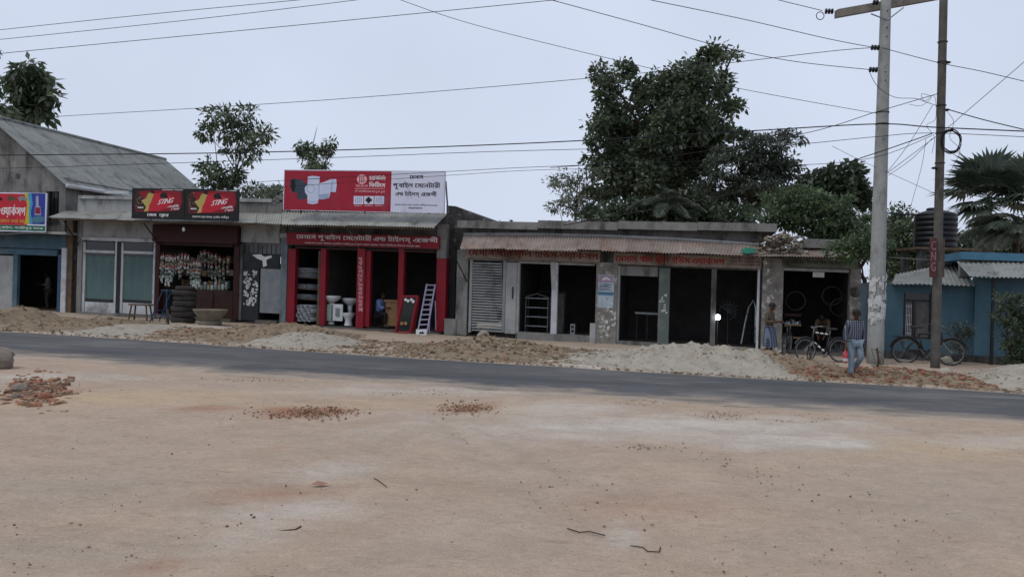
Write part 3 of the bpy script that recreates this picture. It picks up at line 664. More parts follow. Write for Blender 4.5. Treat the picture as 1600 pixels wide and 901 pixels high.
MB().box(wu0 - .05, wu1 + .05, -.06, .0, wh0 - .06, wh0).build('window_sill', 'conc_dark', gb)
mb = MB(); mb.lathe(W(FP(28, 275)[0], -.02, FP(28, 275)[1]), [(.11, 0), (.11, .12)], 10, (DX, DY, 0)); mb.build('wall_hole', 'glass_dark', gb)
MB().box(ue - .02, ue + .18, .252, ln - .3, 0, he - .05).build('side_wall', 'conc', gb)
MB().box(uw, ue, ln - .5, ln - .3, 0, he).build('rear_wall', 'conc', gb)
MB().box(uw - .18, uw - .003, 0, ln - .3, 0, he - .05).build('side_wall', 'conc', gb)
rp = (uw + ue) / 2
for sgn, e in ((1, ue + .45), (-1, uw - .45)):
    drop = -.45 * rise / hw
    A, B = W(e, -.35, he + drop), W(e, ln, he + drop); C, D = W(rp, -.35, he + rise + .04), W(rp, ln, he + rise + .04)
    if sgn < 0: A, B, C, D = B, A, D, C
    sheets(gb, 'roofz', A, B, C, D, width=.82, pitch=.13, amp=.018, ragged=.02, name='roof_sheet', ny=6)
MB().tube([W(rp, -.36, he + rise + .05), W(rp, ln, he + rise + .05)], .09, 8).build('roof_ridge', 'roofz', gb)
MB().tube([W(ue + .5, -.3, he - .36), W(ue + .5, 3.6, he - .36)], .085, 10).build('gutter', 'white', gb, smooth=True)
MB().px(122, 306, 207, 311, -.12, .02).build('concrete_ledge', 'conc_pale', gb)
MB().px(122, 311.5, 207, 334, -.02, .2).build('parapet_wall', 'conc_pale', gb)
MB().px(162, 298, 201, 302.5, .26, .32).build('tube_light', 'white', gb)
# ground floor: blue framed workshop
part(gb, 'lintel', 'blue_w', -60, 366, 103, 387, .02, .3)
part(gb, 'door_beam', 'blue_w', -60, 388, 89, 397, .0, .14)
part(gb, 'closed_panel', 'conc_pale', -60, 398, 19.5, 490, .1, .16)
part(gb, 'door_post', 'blue_w', 19.8, 397.5, 26.5, 489, .01, .15)
part(gb, 'door_post', 'bluepaint', 89.5, 397.5, 94.5, 490, -.01, .15)
part(gb, 'pillar', 'white', 95, 387.5, 102.5, 491, -.03, .3)
part(gb, 'pillar', 'brown', 103, 330, 112.5, 491, .03, .3)
part(gb, 'recess_wall', 'conc_dark', 113, 335, 120, 491, .2, .3)
part(gb, 'meter_box', 'steel_dark', 114, 396, 119.5, 408, .08, .19)
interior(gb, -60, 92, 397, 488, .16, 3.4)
part(gb, 'sign_shelf', 'conc_pale', -60, 360, 103, 363.5, -.6, .0)
sheets(gb, 'zinc', WP(-60, 368, -.75), WP(70, 364, -.75), WP(-60, 362, -.05), WP(70, 360, -.05), width=.9, ragged=.02)

# --- glass fronted shop (curtained)
gs = bld('glass_fronted_shop', 'low shop with two teal curtained glass shutters in white frames', 'shop', 185)
part(gs, 'pillar', 'conc', 120.5, 335, 127.5, 490, -.02, .3)
part(gs, 'lintel', 'conc_pale', 128, 346, 241, 371, .0, .3)
part(gs, 'door_sill_beam', 'white', 128, 371.5, 241, 377, -.03, .25)
part(gs, 'upper_wall', 'conc', 120.5, 318, 241, 345.5, .02, .3)
for x0, x1, yo in ((128.5, 181.5, 0), (187.5, 241.5, 1.5)):
    dr = part(gs, 'glass_shutter', 'white', x0, 377.5 + yo, x0 + 4, 489, .03, .1)
    for bx in ((x1 - 3, 377.5 + yo, x1, 489), (x0 + 4, 391 + yo, x1 - 3, 395 + yo)): part(dr, 'frame_bar', 'white', *bx, .031, .099)
    part(dr, 'transom_pane', 'glass_dark', x0 + 4, 377.5 + yo, x1 - 3, 391 + yo, .06, .07)
    ua, ub, hc1, hc0 = FP(x0 + 4, 433, .08)[0], FP(x1 - 3, 433, .08)[0], FP((x0 + x1) / 2, 398 + yo, .08)[1], FP((x0 + x1) / 2, 468 + yo, .08)[1]; cm_ = MB(); nn = 90
    cm_.add([W(ua + (ub - ua) * i / nn, .085 + .018 * math.sin(i * .9 + 1.5 * math.sin(i * .23) + x0) * (1 - .3 * r), hc1 + (hc0 - hc1) * r / 3) for r in range(4) for i in range(nn + 1)], [(r * (nn + 1) + i, r * (nn + 1) + i + 1, (r + 1) * (nn + 1) + i + 1, (r + 1) * (nn + 1) + i) for r in range(3) for i in range(nn)])
    cm_.build('curtain', 'curtain', dr, smooth=True)
    part(dr, 'dark_rail', 'glass_dark', x0 + 4, 395 + yo, x1 - 3, 399 + yo, .05, .07); part(dr, 'dark_rail', 'glass_dark', x0 + 4, 467 + yo, x1 - 3, 472 + yo, .05, .07)
    part(dr, 'kick_panel', 'white', x0 + 4, 472 + yo, x1 - 3, 489 + yo, .03, .07)
part(gs, 'centre_post', 'steel_dark', 181.7, 377.5, 187.3, 491, .0, .15)
interior(gs, 129, 241, 377, 489, .2, 3)
part(gs, 'plinth', 'conc', 121, 489.5, 241, 496, -.12, .19)
A, B, C, D = awning(gs, 'zinc', 75, 236, 104, 243, (340, 345), (330, 331), -1.25, -.03, pitch=.09)
for x, y in ((100, 345), (223, 346)):
    rail(gs, 'awning_strut', 'steel_dark', WP(x, y, -1.05), WP(x + 26 if x > 200 else x + 22, 382, -.03), .025)
MB().tube([A + Vector((.1, .05, -.04)), B + Vector((0, .05, -.04))], .03, 5).build('awning_beam', 'brown', gs)

# --- tea and grocery shop
ts = bld('grocery_shop', 'dark red timber grocery shop hung with snack strings under black drink signs', 'shop', 305)
part(ts, 'upper_wall', 'conc', 241.5, 316, 373, 372, .02, .3)
part(ts, 'shutter_box', 'maroon', 238, 352, 371, 379, -.25, .1)
part(ts, 'pillar', 'maroon', 241.7, 379.5, 248.5, 496, -.02, .25)
part(ts, 'pillar', 'maroon', 364.5, 379.5, 373, 499, -.02, .25)
interior(ts, 248.5, 364.5, 380, 495, .12, 3.2)
part(ts, 'beam', 'darkwood', 248.7, 379.5, 364.3, 384, .0, .1)
part(ts, 'counter', 'darkwood', 306, 453, 363, 497, .12, .7)
part(ts, 'counter_front', 'wood', 309, 455, 332, 495, .09, .118).data.materials[0] = M['darkwood']
for k, y in enumerate((411, 431, 451)): part(ts, 'shelf', 'darkwood', 250, y, 362, y + 2, 1.35, 1.9)
for k, y in enumerate((411, 431, 451)):
    x = 252
    while x < 358:
        w_ = random.uniform(3.5, 7); hh_ = random.uniform(7, 15); bxo = thing('goods_box', 'small packaged goods box standing on the back shelf of the grocery', 'box', WP(x, y, 1.4), 'goods on the grocery back shelves')
        MB().px(x, y - hh_, x + w_, y - .2, 1.4 + random.uniform(0, .1), 1.75).build('carton', mat('carton_%d' % (x % 5), ('#b09a74', '#8c7f62', '#a8a391', '#7c5a48', '#6d7d78')[int(x % 5)], rough=.6, bump=.1), bxo); x += w_ + random.uniform(.3, 2)
A, B, C, D = awning(ts, 'zinc', 236.5, 400, 243.5, 402, (345, 348), (331, 333), -1.25, -.03, pitch=.09)
MB().tube([A + Vector((0, .05, -.04)), B + Vector((0, .05, -.05))], .03, 5).build('awning_beam', 'brown', ts)

# --- gateway bay between grocery and red shop
gw = bld('gateway_bay', 'grey plastered bay with spiked gate top and poster torn metal door', 'gateway', 405)
part(gw, 'wall', 'conc_pale', 373.5, 336, 437, 379, .0, .25)
part(gw, 'parapet_wall', 'conc', 373.5, 316, 441, 335.5, .02, .3)
part(gw, 'wall_return', 'conc', 437.2, 318, 447.6, 372, .04, .3)
part(gw, 'coping', 'conc_pale', 373, 310, 424, 315.5, -.06, .35)
for x0, x1, y in ((424, 431, 316), (427, 436, 312), (431, 443, 308)): part(gw, 'broken_coping', 'conc', x0, y - 3, x1, y + 4, .0, .3)
part(gw, 'jamb', 'conc_dark', 374, 379.5, 378, 500, .0, .2)
part(gw, 'rear_wall', 'conc_pale', 378, 376, 438, 400, .5, .6)
part(gw, 'gate_head', 'steel_dark', 378.5, 396, 437, 419, .04, .1)
for k in range(8):
    x = 382 + k * 7; a = WP(x, 397, .07); b_ = WP(x + .2, 385, .07); MB().tube([a, b_, b_ + Vector((0, 0, .09))], [.014, .02, .002], 5).build('spike', 'steel_dark', gw)
poly(gw, 'paint_splash', 'ink_w', [(394, 398), (407, 397), (413, 401), (424, 399), (425, 402), (416, 406), (417, 415), (411, 417), (410, 407), (402, 404)], .037)
pd = part(gw, 'poster_door', 'steel_dark', 376.5, 419.5, 404, 500, .03, .09)
for _ in range(60):
    x, y = random.uniform(380, 402), random.uniform(421, 474); wx, hy = random.uniform(1, 3.5), random.uniform(1.5, 6)
    poly(pd, 'torn_paper', 'paper', [(x + random.uniform(-wx, 0), y), (x + wx, y + random.uniform(-1, 2)), (x + wx * random.uniform(.3, 1), y + hy), (x - wx * .6, y + hy * random.uniform(.6, 1.1))], .028 - .0004 * _)
part(gw, 'sheet_door', 'steel', 406.5, 420, 437.5, 489, .05, .08)
part(gw, 'side_pillar', 'blue_w', 438, 372, 447.5, 505, -.03, .3).data.materials[0] = mat('grey_blue_plaster', '#79858a', '#646f74', 2, .9, .3, 25, stain='#4d5254', st_amt=.4, streak=True)
part(gw, 'pillar_cap', 'conc_pale', 437.6, 364.5, 448, 371.5, -.06, .3)
interior(gw, 404, 437, 420, 500, .2, 2.2)
A, B, C, D = awning(gw, 'zinc', 400.5, 439, 402.5, 441, (348, 350), (333, 334), -1.25, -.03, pitch=.09)

# --- red sanitary ware shop
rs = bld('red_sanitary_shop', 'bright red fronted sanitary ware shop with four open bays', 'shop', 570)
part(rs, 'upper_wall', 'conc_dark', 447.8, 331, 697, 387, .02, .3)
for nm, x0, x1, y0, y1, dd in (('pillar', 448.7, 460.5, 388.5, 505, .0), ('pillar', 500, 508, 388.5, 508, .0), ('pillar', 557, 569, 388.5, 512, -.05), ('pillar', 569.3, 578, 390, 510, .03), ('pillar', 621.5, 630, 388.5, 513, .0)):
    part(rs, nm, 'red', x0, y0, x1, y1, dd, .22)
rp_ = part(rs, 'end_pillar', 'red', 681, 404, 696, 518, -.02, .3); part(rs, 'end_pillar_head', 'conc', 683, 350, 697.5, 403.5, -.015, .3)
part(rs, 'bay_beam', 'maroon', 461, 388.5, 680, 391.5, .02, .2)
part(rs, 'door_jamb', 'brown', 496, 392, 499.7, 507, .02, .12)
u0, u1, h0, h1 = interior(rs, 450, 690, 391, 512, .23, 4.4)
MB().box(u0 + .02, u1 + .1, -.3, .02, h0 - .25, h0 - .006).build('front_step', 'floor', rs)
MB().box(FP(499, 480)[0], FP(502, 480)[0], .3, 3.2, h0, h1 - .1).build('partition', 'inner_dark', rs)
A, B, C, D = awning(rs, 'zinc', 439.5, 679, 441.5, 700, (350.5, 355), (331.5, 334), -1.25, -.03, pitch=.1, amp=.026)
MB().tube([A + Vector((0, .1, -.04)), B + Vector((0, .1, -.05))], .03, 5).build('awning_beam', 'brown', rs)
rail(rs, 'cable_conduit', 'steel', WP(541, 352, -.9), WP(562, 389, -.1), .012)
for k, y in enumerate((433, 451, 467)):
    part(rs, 'pipe_shelf', 'brown', 461.5, y, 496, y + 1.6, .5, 2.2)

# --- rough dark wall behind the gap
rw = bld('rough_wall', 'rough black stained wall with sloping top between red shop and grey workshop', 'wall', 710)
mb = MB(); d0, d1 = .5, 6.5
pts = [(697.5, 505), (697.5, 321), (712, 322), (740, 334), (768, 344), (768, 505)]
F_ = [FP(x, y, d0) for x, y in pts]; mb.add([W(u, d0, h) for u, h in F_] + [W(u, d1, h) for u, h in F_], [(0, 1, 2, 3, 4, 5)[::-1], (6, 7, 8, 9, 10, 11)] + [(i, (i + 1) % 6, (i + 1) % 6 + 6, i + 6) for i in range(6)])
mb.build('wall_face', 'rough', rw)
part(rw, 'low_wall', 'conc', 694, 498, 712, 523, -.1, .4)
part(rw, 'gap_door', 'steel_dark', 699, 405, 711, 498, .42, .49)

# --- grey steel workshop block
wb = bld('workshop_block', 'long grey concrete workshop block with rusted awning and five dark bays', 'building', 960)
def roofline(x): return np.interp(x, [712, 757, 1000, 1213], [346, 345.5, 347, 350])
for x0, x1 in ((714, 840), (840.4, 965), (965.4, 1090), (1090.4, 1214)):
    y = roofline((x0 + x1) / 2); part(wb, 'roof_slab', 'conc', x0, y - (1 if x0 % 2 else 0), x1, y + 11.5, -.32, 5.0)
part(wb, 'parapet_band', 'conc_dark', 722, 357, 1190, 399, -.03, .3)
for _ in range(60):
    x = random.uniform(716, 1210); y = roofline(x); a = WP(x, y - 1, random.uniform(-.2, .3)); mbk = MB(); chunk(mbk, a, random.uniform(.03, .10), .35)
    if _ < 26: mbk.build('roof_debris', 'conc_dark', wb)
part(wb, 'pillar', 'conc', 712.8, 390, 730, 523, -.05, .35)
part(wb, 'lintel', 'conc', 730.4, 393, 938, 409.5, -.02, .3); part(wb, 'lintel', 'conc_dark', 938.4, 393, 1191, 418, -.01, .3)
sh_ = part(wb, 'roller_shutter', 'shutter', 733, 405, 737, 519, .0, .06); part(sh_, 'shutter_guide', 'steel', 785, 405, 789.5, 519, .0, .06)
for k in range(26):
    y = 409 + k * 4.2; u0, hh1 = FP(737, y, .04); u1, _ = FP(785, y, .04); hh0 = FP(761, y + 4.0, .04)[1]; mb = MB(); vs = []
    for r in range(4):
        t_ = r / 3
        for u in (u0, u1): vs.append(W(u, .05 - .035 * math.sin(math.pi * t_), hh1 + (hh0 - hh1) * t_))
    mb.add(vs, [(2 * r, 2 * r + 1, 2 * r + 3, 2 * r + 2) for r in range(3)]).build('slat', 'shutter', sh_, smooth=True)
part(wb, 'pier', 'conc_pale', 790, 409.8, 806.5, 521, .0, .3); part(wb, 'pier_handle', 'steel_dark', 800, 448, 802, 466, -.03, -.002)
part(wb, 'door_frame', 'conc_pale', 807, 409.8, 811, 521, .03, .2); part(wb, 'door_frame', 'conc_pale', 811.3, 409.8, 929, 413, .03, .2)
part(wb, 'centre_post', 'white', 861.5, 410, 870.5, 524, -.04, .12)
MB().add([WP(860, 409, -.06), WP(867, 409, -.06), WP(868, 452, -.06), WP(862, 452, -.06), WP(860, 409, -.03), WP(867, 409, -.03), WP(868, 452, -.03), WP(862, 452, -.03)], [(0, 1, 2, 3), (7, 6, 5, 4), (0, 4, 5, 1), (1, 5, 6, 2), (2, 6, 7, 3), (3, 7, 4, 0)]).build('hanging_plank', 'conc_pale', wb)
part(wb, 'sill', 'conc', 808, 521.5, 926, 533, -.06, .3)
part(wb, 'poster_column', 'mould', 930.5, 410, 963.5, 540, -.08, .3)
part(wb, 'stub_pillar', 'conc_pale', 921.5, 505, 930, 537, -.1, .2)
part(wb, 'door_frame', 'conc_pale', 964, 415, 967.5, 538, .0, .2)
part(wb, 'transom', 'conc', 967.8, 416, 1028, 431, .06, .2)
part(wb, 'pier', 'green', 1028.5, 418.5, 1045.5, 541, -.03, .25)
part(wb, 'post', 'conc_dark', 1110.5, 419, 1118.5, 543, -.02, .2)
part(wb, 'door_frame', 'white', 1183, 419, 1186, 548, -.02, .2)
part(wb, 'sill', 'conc', 964, 538.5, 1190, 546, -.05, .3)
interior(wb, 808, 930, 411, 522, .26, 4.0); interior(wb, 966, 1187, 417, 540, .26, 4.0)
for (x0, x1, xb0, xb1, yf, yb) in ((718, 938, 725, 942, (389, 391), (366, 368.5)), (938.5, 1182, 942.5, 1186, (391.5, 400.5), (368.5, 382))):
    A, B, C, D = awning(wb, 'rust', x0, x1, xb0, xb1, yf, yb, -.85, -.04, width=.75, pitch=.10, amp=.026, ragged=.05, sag=.02)
    MB().tube([C + Vector((0, -.02, .0)), C.lerp(D, .5) + Vector((0, -.03, .03)), D + Vector((0, -.02, 0))], .05, 5).build('mortar_edge', 'conc_pale', wb)
rail(wb, 'awning_strut', 'steel_dark', WP(714, 408, -.6), WP(730, 440, -.05), .022)
# poster scraps, peeled patches and switch boxes on the columns
def posters(t, x0, x1, y0, y1, n, d, sz=(1, 5)):
    for i in range(n):
        x, y = random.uniform(x0, x1 - 2), random.uniform(y0, y1); a, b_ = random.uniform(*sz), random.uniform(*sz)
        poly(t, 'torn_paper', 'paper', [(x, y), (min(x1, x + a), y + random.uniform(-1, 1)), (min(x1, x + a * random.uniform(.5, 1)), y + b_), (x + random.uniform(-.5, 1), y + b_ * random.uniform(.6, 1))], d - .0005 * i)
posters(wb, 1030, 1044, 455, 490, 12, -.034, (1.5, 5)); posters(wb, 931, 962, 482, 528, 16, -.085, (1, 6)); posters(wb, 808, 810, 440, 450, 2, .0)
p1 = part(wb, 'poster', 'paper_blue', 934, 429, 959, 481, -.088, -.083)
part(p1, 'poster_band', 'paper_pink', 935, 430, 958.5, 441, -.0905, -.0885); part(p1, 'poster_band', 'blue_slab', 935, 456, 958.5, 461, -.0905, -.0885)
for k in range(5): part(p1, 'poster_line', 'ink', 937, 444 + k * 2.2, 956 - (k % 2) * 4, 444.8 + k * 2.2, -.0902, -.0885)
poly(p1, 'poster_arch', 'ink_w', [(940, 438), (943, 434), (947, 432.5), (951, 434), (954, 438), (950, 437), (947, 435.5), (944, 437)], -.0912)
posters(p1, 935, 957, 463, 480, 8, -.091, (2, 7))

# --- bicycle repair shop
br = bld('repair_shop', 'dark narrow bicycle repair shop with peeling columns and a collapsed roof corner', 'shop', 1280)
part(br, 'column', 'mould', 1190.5, 403, 1223, 549, -.06, .35)
for y in (420, 436): part(br, 'switch_box', 'white', 1198.5, y, 1202.5, y + 5, -.09, -.062)
part(br, 'column', 'mould', 1327.5, 419, 1344, 556, -.05, .35)
part(br, 'lintel', 'conc_dark', 1222, 401.5, 1344, 419, .01, .3)
part(br, 'door_head', 'conc_pale', 1224, 419.5, 1327, 424, .0, .2)
posters(br, 1192, 1222, 450, 520, 14, -.063, (1, 4)); posters(br, 1329, 1343, 440, 520, 7, -.053, (1, 4))
interior(br, 1223.5, 1327, 421, 549, .26, 4)
part(br, 'hanging_plate', 'paper', 1270, 425, 1288, 433, .0, .01)
part(br, 'roof_slab', 'conc', 1256, 374, 1352, 388, -.2, 3)
part(br, 'parapet_wall', 'conc_dark', 1188, 388.5, 1345, 408, .03, .3)
MB().lathe(WP(1336, 456, -.06), [(.14, 0), (.16, .02), (.1, .05), (.02, .06)], 14, (-DX, -DY, 0)).build('round_fitting', 'conc_dark', br, smooth=True)
part(br, 'interior_bench', 'darkwood', 1226, 490, 1252, 494, .8, 1.3)
A, B, C, D = awning(br, 'rust', 1183, 1335, 1190, 1340, (400.5, 402), (389, 391), -.75, -.04, width=.75, pitch=.085, amp=.02, ragged=.05)
rp2 = thing('roof_rubble', 'tangle of grey broken plaster and dead sticks piled on the repair shop roof corner', 'rubble', WP(1215, 392, -.3))
mb = MB()
for _ in range(420):
    x = random.gauss(1216, 20); x = min(1262, max(1183, x)); top = np.interp(x, [1183, 1195, 1215, 1240, 1248, 1262], [388, 372, 366, 366, 374, 394]); y = random.uniform(top, 398)
    chunk(mb, WP(x, y, random.uniform(-.6, .1)), .02 + .09 * random.random() ** 2, .5)
mb.build('plaster_chunks', 'rubble_g', rp2, kind='stuff')
mb = MB()
for _ in range(70):
    x, y = random.uniform(1184, 1250), random.uniform(366, 397); a = WP(x, y, random.uniform(-.7, 0)); mb.tube([a, a + Vector((random.uniform(-.4, .5), random.uniform(-.3, .2), random.uniform(-.15, .2)))], .012, 4)
mb.build('dead_sticks', 'bark', rp2, kind='stuff')
part(rp2, 'concrete_lump', 'conc_dark', 1203, 372, 1227, 386, -.3, .1)
gc = MB(); n = 14; vs = []
for i in range(n + 1):
    for j in range(n + 1):
        a = WP(1158 + 23 * i / n, 390 + 7.5 * j / n, -.62 - .25 * j / n); vs.append(a + Vector((0, 0, .05 + .07 * noise.noise(Vector((i * .7, j * .7, 2))) * (1 if 0 < i < n else .2))))
gc.add(vs, [(i * (n + 1) + j, (i + 1) * (n + 1) + j, (i + 1) * (n + 1) + j + 1, i * (n + 1) + j + 1) for i in range(n) for j in range(n) if abs(i - 7) + abs(j - 7) < 11]).build('green_cloth', 'greencloth', None, smooth=True, loc=WP(1169, 393, -.7), label='crumpled green cloth lying on the rusted awning edge', cat='cloth')

# --- blue tin house at the right end
bh = bld('blue_house', 'low blue painted tin house with grey corrugated roofs at the right end', 'house', 1480, .8)
D0 = .8
part(bh, 'front_wall', 'blue_house', 1383, 444, 1411, 560, D0, D0 + .12); part(bh, 'front_wall', 'blue_house', 1411.3, 444, 1454.7, 457, D0 + .001, D0 + .12); part(bh, 'front_wall', 'blue_house', 1411.3, 529, 1454.7, 560, D0 + .001, D0 + .12); part(bh, 'front_wall', 'blue_house', 1455, 444, 1522, 561, D0, D0 + .12)
part(bh, 'front_wall', 'blue_house', 1522.5, 432, 1680, 566, D0 - .15, D0 + .1)
part(bh, 'plinth', 'conc_dark', 1383, 556, 1690, 574, D0 - .25, D0 + .2)
wn = part(bh, 'window', 'glass_dark', 1411.3, 457.3, 1454.7, 528.7, D0 + .06, D0 + .1)
for x0, y0, x1, y1 in ((1411.3, 457.3, 1414, 528), (1425, 470, 1428.5, 528), (1452, 457.3, 1454.7, 528), (1414.2, 468, 1451.8, 471)): part(wn, 'window_frame', 'steel_dark', x0, y0, x1, y1, D0 + .02, D0 + .058)
for k in range(4): part(wn, 'grille_bar', 'white', 1415.5 + k * 2.6, 474, 1416.3 + k * 2.6, 526, D0 + .035, D0 + .05)
for k in range(4): part(wn, 'grille_rail', 'white', 1415, 478 + k * 14, 1425, 479 + k * 14, D0 + .036, D0 + .049)
part(wn, 'lattice_panel', 'green', 1431, 472, 1451, 527, D0 + .04, D0 + .055).data.materials[0] = M['conc_dark']
part(bh, 'wall_post', 'steel_dark', 1549, 436, 1553.5, 572, D0 - .9, D0 - .82)
part(bh, 'side_wall', 'blue_house', 1383, 440, 1385, 560, D0 + .13, 5.5)
A, B, C, D = awning(bh, 'roofz', 1393, 1523, 1400, 1500, (443.5, 446), (428, 409), D0 - .5, D0 + 3.2, width=.8, pitch=.13, amp=.022)
A, B, C, D = awning(bh, 'roofz', 1515, 1690, 1495, 1690, (432, 436), (409, 410), D0 - 1.1, D0 + .5, width=.8, pitch=.12, amp=.022); 
part(bh, 'roof_slab', 'blue_slab', 1502, 396, 1700, 408, D0 + .35, D0 + 3.5)
part(bh, 'upper_wall', 'conc', 1500, 408.5, 1690, 436, D0 + .6, D0 + .8)

# ------------------------------------------------------------------ signs
def board(name, label, x0, y0, x1, y1, d, th, m, frame=None, cat='sign', group=None):
    u = FP((x0 + x1) / 2, y1, d); t = thing(name, label, cat, W(u[0], d, u[1]), group)
    MB().px(x0, y0, x1, y1, d, d + th).build('panel', m, t)
    return t
# left coloured workshop sign (runs out of the picture)
s = board('shop_sign', 'multicoloured workshop sign in red, yellow, blue and green over the blue framed shop', -62, 300.5, 72, 361, -.72, .05, 'white_sign')
e = -.722
def col_m(n, h): return mat(n, h, rough=.5, bump=0)
part(s, 'red_field', col_m('print_red', '#c42336'), -60, 302, 43, 350.5, e, e + .0015)
poly(s, 'yellow_band', col_m('print_yellow', '#c9b23a'), [(38, 302), (45, 302), (48, 318), (46, 335), (49, 350), (38, 350), (41, 335), (42, 318)], e - .0006)
part(s, 'blue_field', col_m('print_blue', '#2a3c96'), 46, 302, 70.5, 350.5, e, e + .001)
poly(s, 'cyan_band', col_m('print_cyan', '#3f9cc0'), [(43, 302), (49, 302), (51, 318), (48, 333), (51, 350), (46, 350), (45, 333), (46, 318)], e - .0011)
part(s, 'green_band', col_m('print_green', '#1f6b4c'), -60, 351, 70.5, 359.5, e, e + .0015)
for k, (x, y, w_) in enumerate(((-12, 309, 16), (10, 309, 16), (28, 309, 15))):
    poly(s, 'machine_picture', ('ink', 'brown', 'steel')[k], [(x, y), (x + w_ * .3, y - 3), (x + w_ * .6, y - 2), (x + w_, y + 1), (x + w_ * .9, y + 5), (x + w_ * .5, y + 3), (x + w_ * .2, y + 6)], e - .002)
poly(s, 'tool_picture', 'lilac', [(56, 306), (60, 306), (60.5, 322), (63, 323), (64, 336), (54, 336), (55, 323), (56, 322)], e - .002)
poly(s, 'tool_picture', 'red', [(55.5, 324), (62.5, 324), (63, 334), (55, 334)], e - .0026)
poly(s, 'tool_picture', 'blue_slab', [(50, 340), (60, 337), (69, 339), (68, 346), (58, 349), (50, 347)], e - .002)
lettering(s, 'ইঞ্জিনিয়ারিং ওয়ার্কসপ', -58, 318, 40, 339, e - .002, 'ink_w', .03)
lettering(s, 'এখানে সকল প্রকার মেরামত করা হয়', -58, 342, 38, 348, e - .002, col_m('print_yellow', '#c9b23a'))
lettering(s, 'প্রোঃ মোঃ বাজার, পূবাইল, গাজীপুর সদর', -58, 352.5, 67, 358, e - .002, 'ink_w')

# twin drink signs
for k, (x0, x1, y0, y1) in enumerate(((206, 288, 294.5, 342), (288.6, 372.5, 295.5, 344.5))):
    lb = ('left one of two black and red drink signs, with short white words on its base', 'right one of two black and red drink signs, with a long small base line')[k]
    s = board('drink_sign', lb, x0, y0, x1, y1, -1.33, .07, 'black', group='twin drink signs over the grocery')
    e = -1.332; w_ = x1 - x0; h_ = y1 - y0; P = lambda a, b_: (x0 + a * w_, y0 + b_ * h_)
    poly(s, 'red_field', col_m('print_deep_red', '#8c1626'), [P(.10, .1), P(.5, .05), P(.94, .1), P(.96, .45), P(.9, .72), P(.6, .76), P(.08, .76), P(.05, .45)], e)
    poly(s, 'bright_field', col_m('print_red', '#b51f2c'), [P(.36, .16), P(.62, .14), P(.8, .3), P(.74, .6), P(.5, .74), P(.26, .74), P(.3, .5)], e - .0006)
    poly(s, 'splash_art', 'darkwood', [P(.05, .2), P(.13, .08), P(.2, .3), P(.28, .42), P(.26, .7), P(.1, .74), P(.06, .5)], e - .0012)
    poly(s, 'bottle_art', col_m('print_pale_yellow', '#b9a860'), [P(.36, .14), P(.42, .18), P(.37, .42), P(.33, .56), P(.31, .74), P(.23, .76), P(.27, .6), P(.18, .4), P(.27, .32), P(.31, .16)], e - .0018)
    poly(s, 'bottle_cap_art', 'black', [P(.36, .06), P(.43, .08), P(.42, .18), P(.36, .15)], e - .0024)
    for q in range(9):
        a, b_ = .06 + .14 * random.random(), .1 + .55 * random.random(); poly(s, 'spark', 'paper', [P(a, b_), P(a + .012, b_ + .01), P(a + .006, b_ + .04)], e - .0026)
    poly(s, 'crest_art', 'black', [P(.53, .2), P(.58, .13), P(.65, .14), P(.69, .26), P(.66, .34), P(.6, .3), P(.55, .32)], e - .0018)
    lettering(s, 'STING', x0 + .49 * w_, y0 + .33 * h_, x0 + .77 * w_, y0 + .50 * h_, e - .003, 'ink_w', .02, skew=.5)
    lettering(s, 'এনার্জি', x0 + .68 * w_, y0 + .53 * h_, x0 + .89 * w_, y0 + .62 * h_, e - .003, 'ink_w', .03, skew=.45)
    lettering(s, 'ড্রিংক', x0 + .74 * w_, y0 + .62 * h_, x0 + .90 * w_, y0 + .71 * h_, e - .003, 'ink_w', .03, skew=.45)
    part(s, 'top_line', 'paper', x0 + .58 * w_, y0 + .035 * h_, x0 + .97 * w_, y0 + .06 * h_, e - .001, e)
    part(s, 'label_art', 'paper', x0 + .11 * w_, y0 + .6 * h_, x0 + .22 * w_, y0 + .65 * h_, e - .003, e - .0026)
    if k == 0: lettering(s, 'জেম  ষ্টোর', x0 + .29 * w_, y0 + .82 * h_, x0 + .70 * w_, y0 + .95 * h_, e - .002, 'ink_w', .03)
    else: lettering(s, 'করমতলা রোড বাজার, পূবাইল, গাজীপুর', x0 + .14 * w_, y0 + .84 * h_, x0 + .82 * w_, y0 + .94 * h_, e - .002, 'ink_w', .02)

# large billboard over the red shop
s = board('billboard', 'long red and white billboard with white pipe fitting picture above the red shop', 443, 266, 694, 330, -1.05, .14, 'white_sign', cat='billboard')
e = -1.052
part(s, 'red_field', 'red_sign', 444, 267, 611, 329.3, e, e + .0015)
pf = mat('print_pipe_white', '#c9d2e6', '#b9c4dc', 3, .5, 0); pd_ = mat('print_pipe_shade', '#8f9dbd', '#a3afca', 3, .5, 0); pk = mat('print_pipe_dark', '#3a4656', '#2f3947', 3, .5, 0)
def Z(l): return [(440 + x / 6.154, 255 + y / 6.157) for x, y in l]
poly(s, 'grey_elbow_art', pk, Z([(85, 160), (110, 145), (190, 160), (245, 200), (250, 330), (215, 350), (150, 345), (150, 280), (105, 285), (82, 230)]), e - .0008)
poly(s, 'elbow_mouth_art', 'ink', Z([(88, 165), (108, 150), (130, 170), (135, 230), (122, 272), (105, 278), (88, 235)]), e - .0014)
poly(s, 'pipe_fitting_art', pf, Z([(252, 130), (300, 122), (368, 130), (362, 195), (410, 180), (470, 155), (525, 152), (530, 210), (520, 278), (470, 275), (455, 335), (400, 348), (355, 345), (348, 385), (300, 395), (248, 385), (248, 310), (225, 280), (222, 235), (250, 205)]), e - .002)
poly(s, 'fitting_shade_art', pd_, Z([(355, 195), (365, 200), (362, 300), (455, 290), (452, 335), (400, 346), (355, 343)]), e - .0026)
poly(s, 'fitting_ring_art', pd_, Z([(250, 150), (310, 143), (366, 150), (366, 158), (310, 151), (250, 158)]), e - .0026)
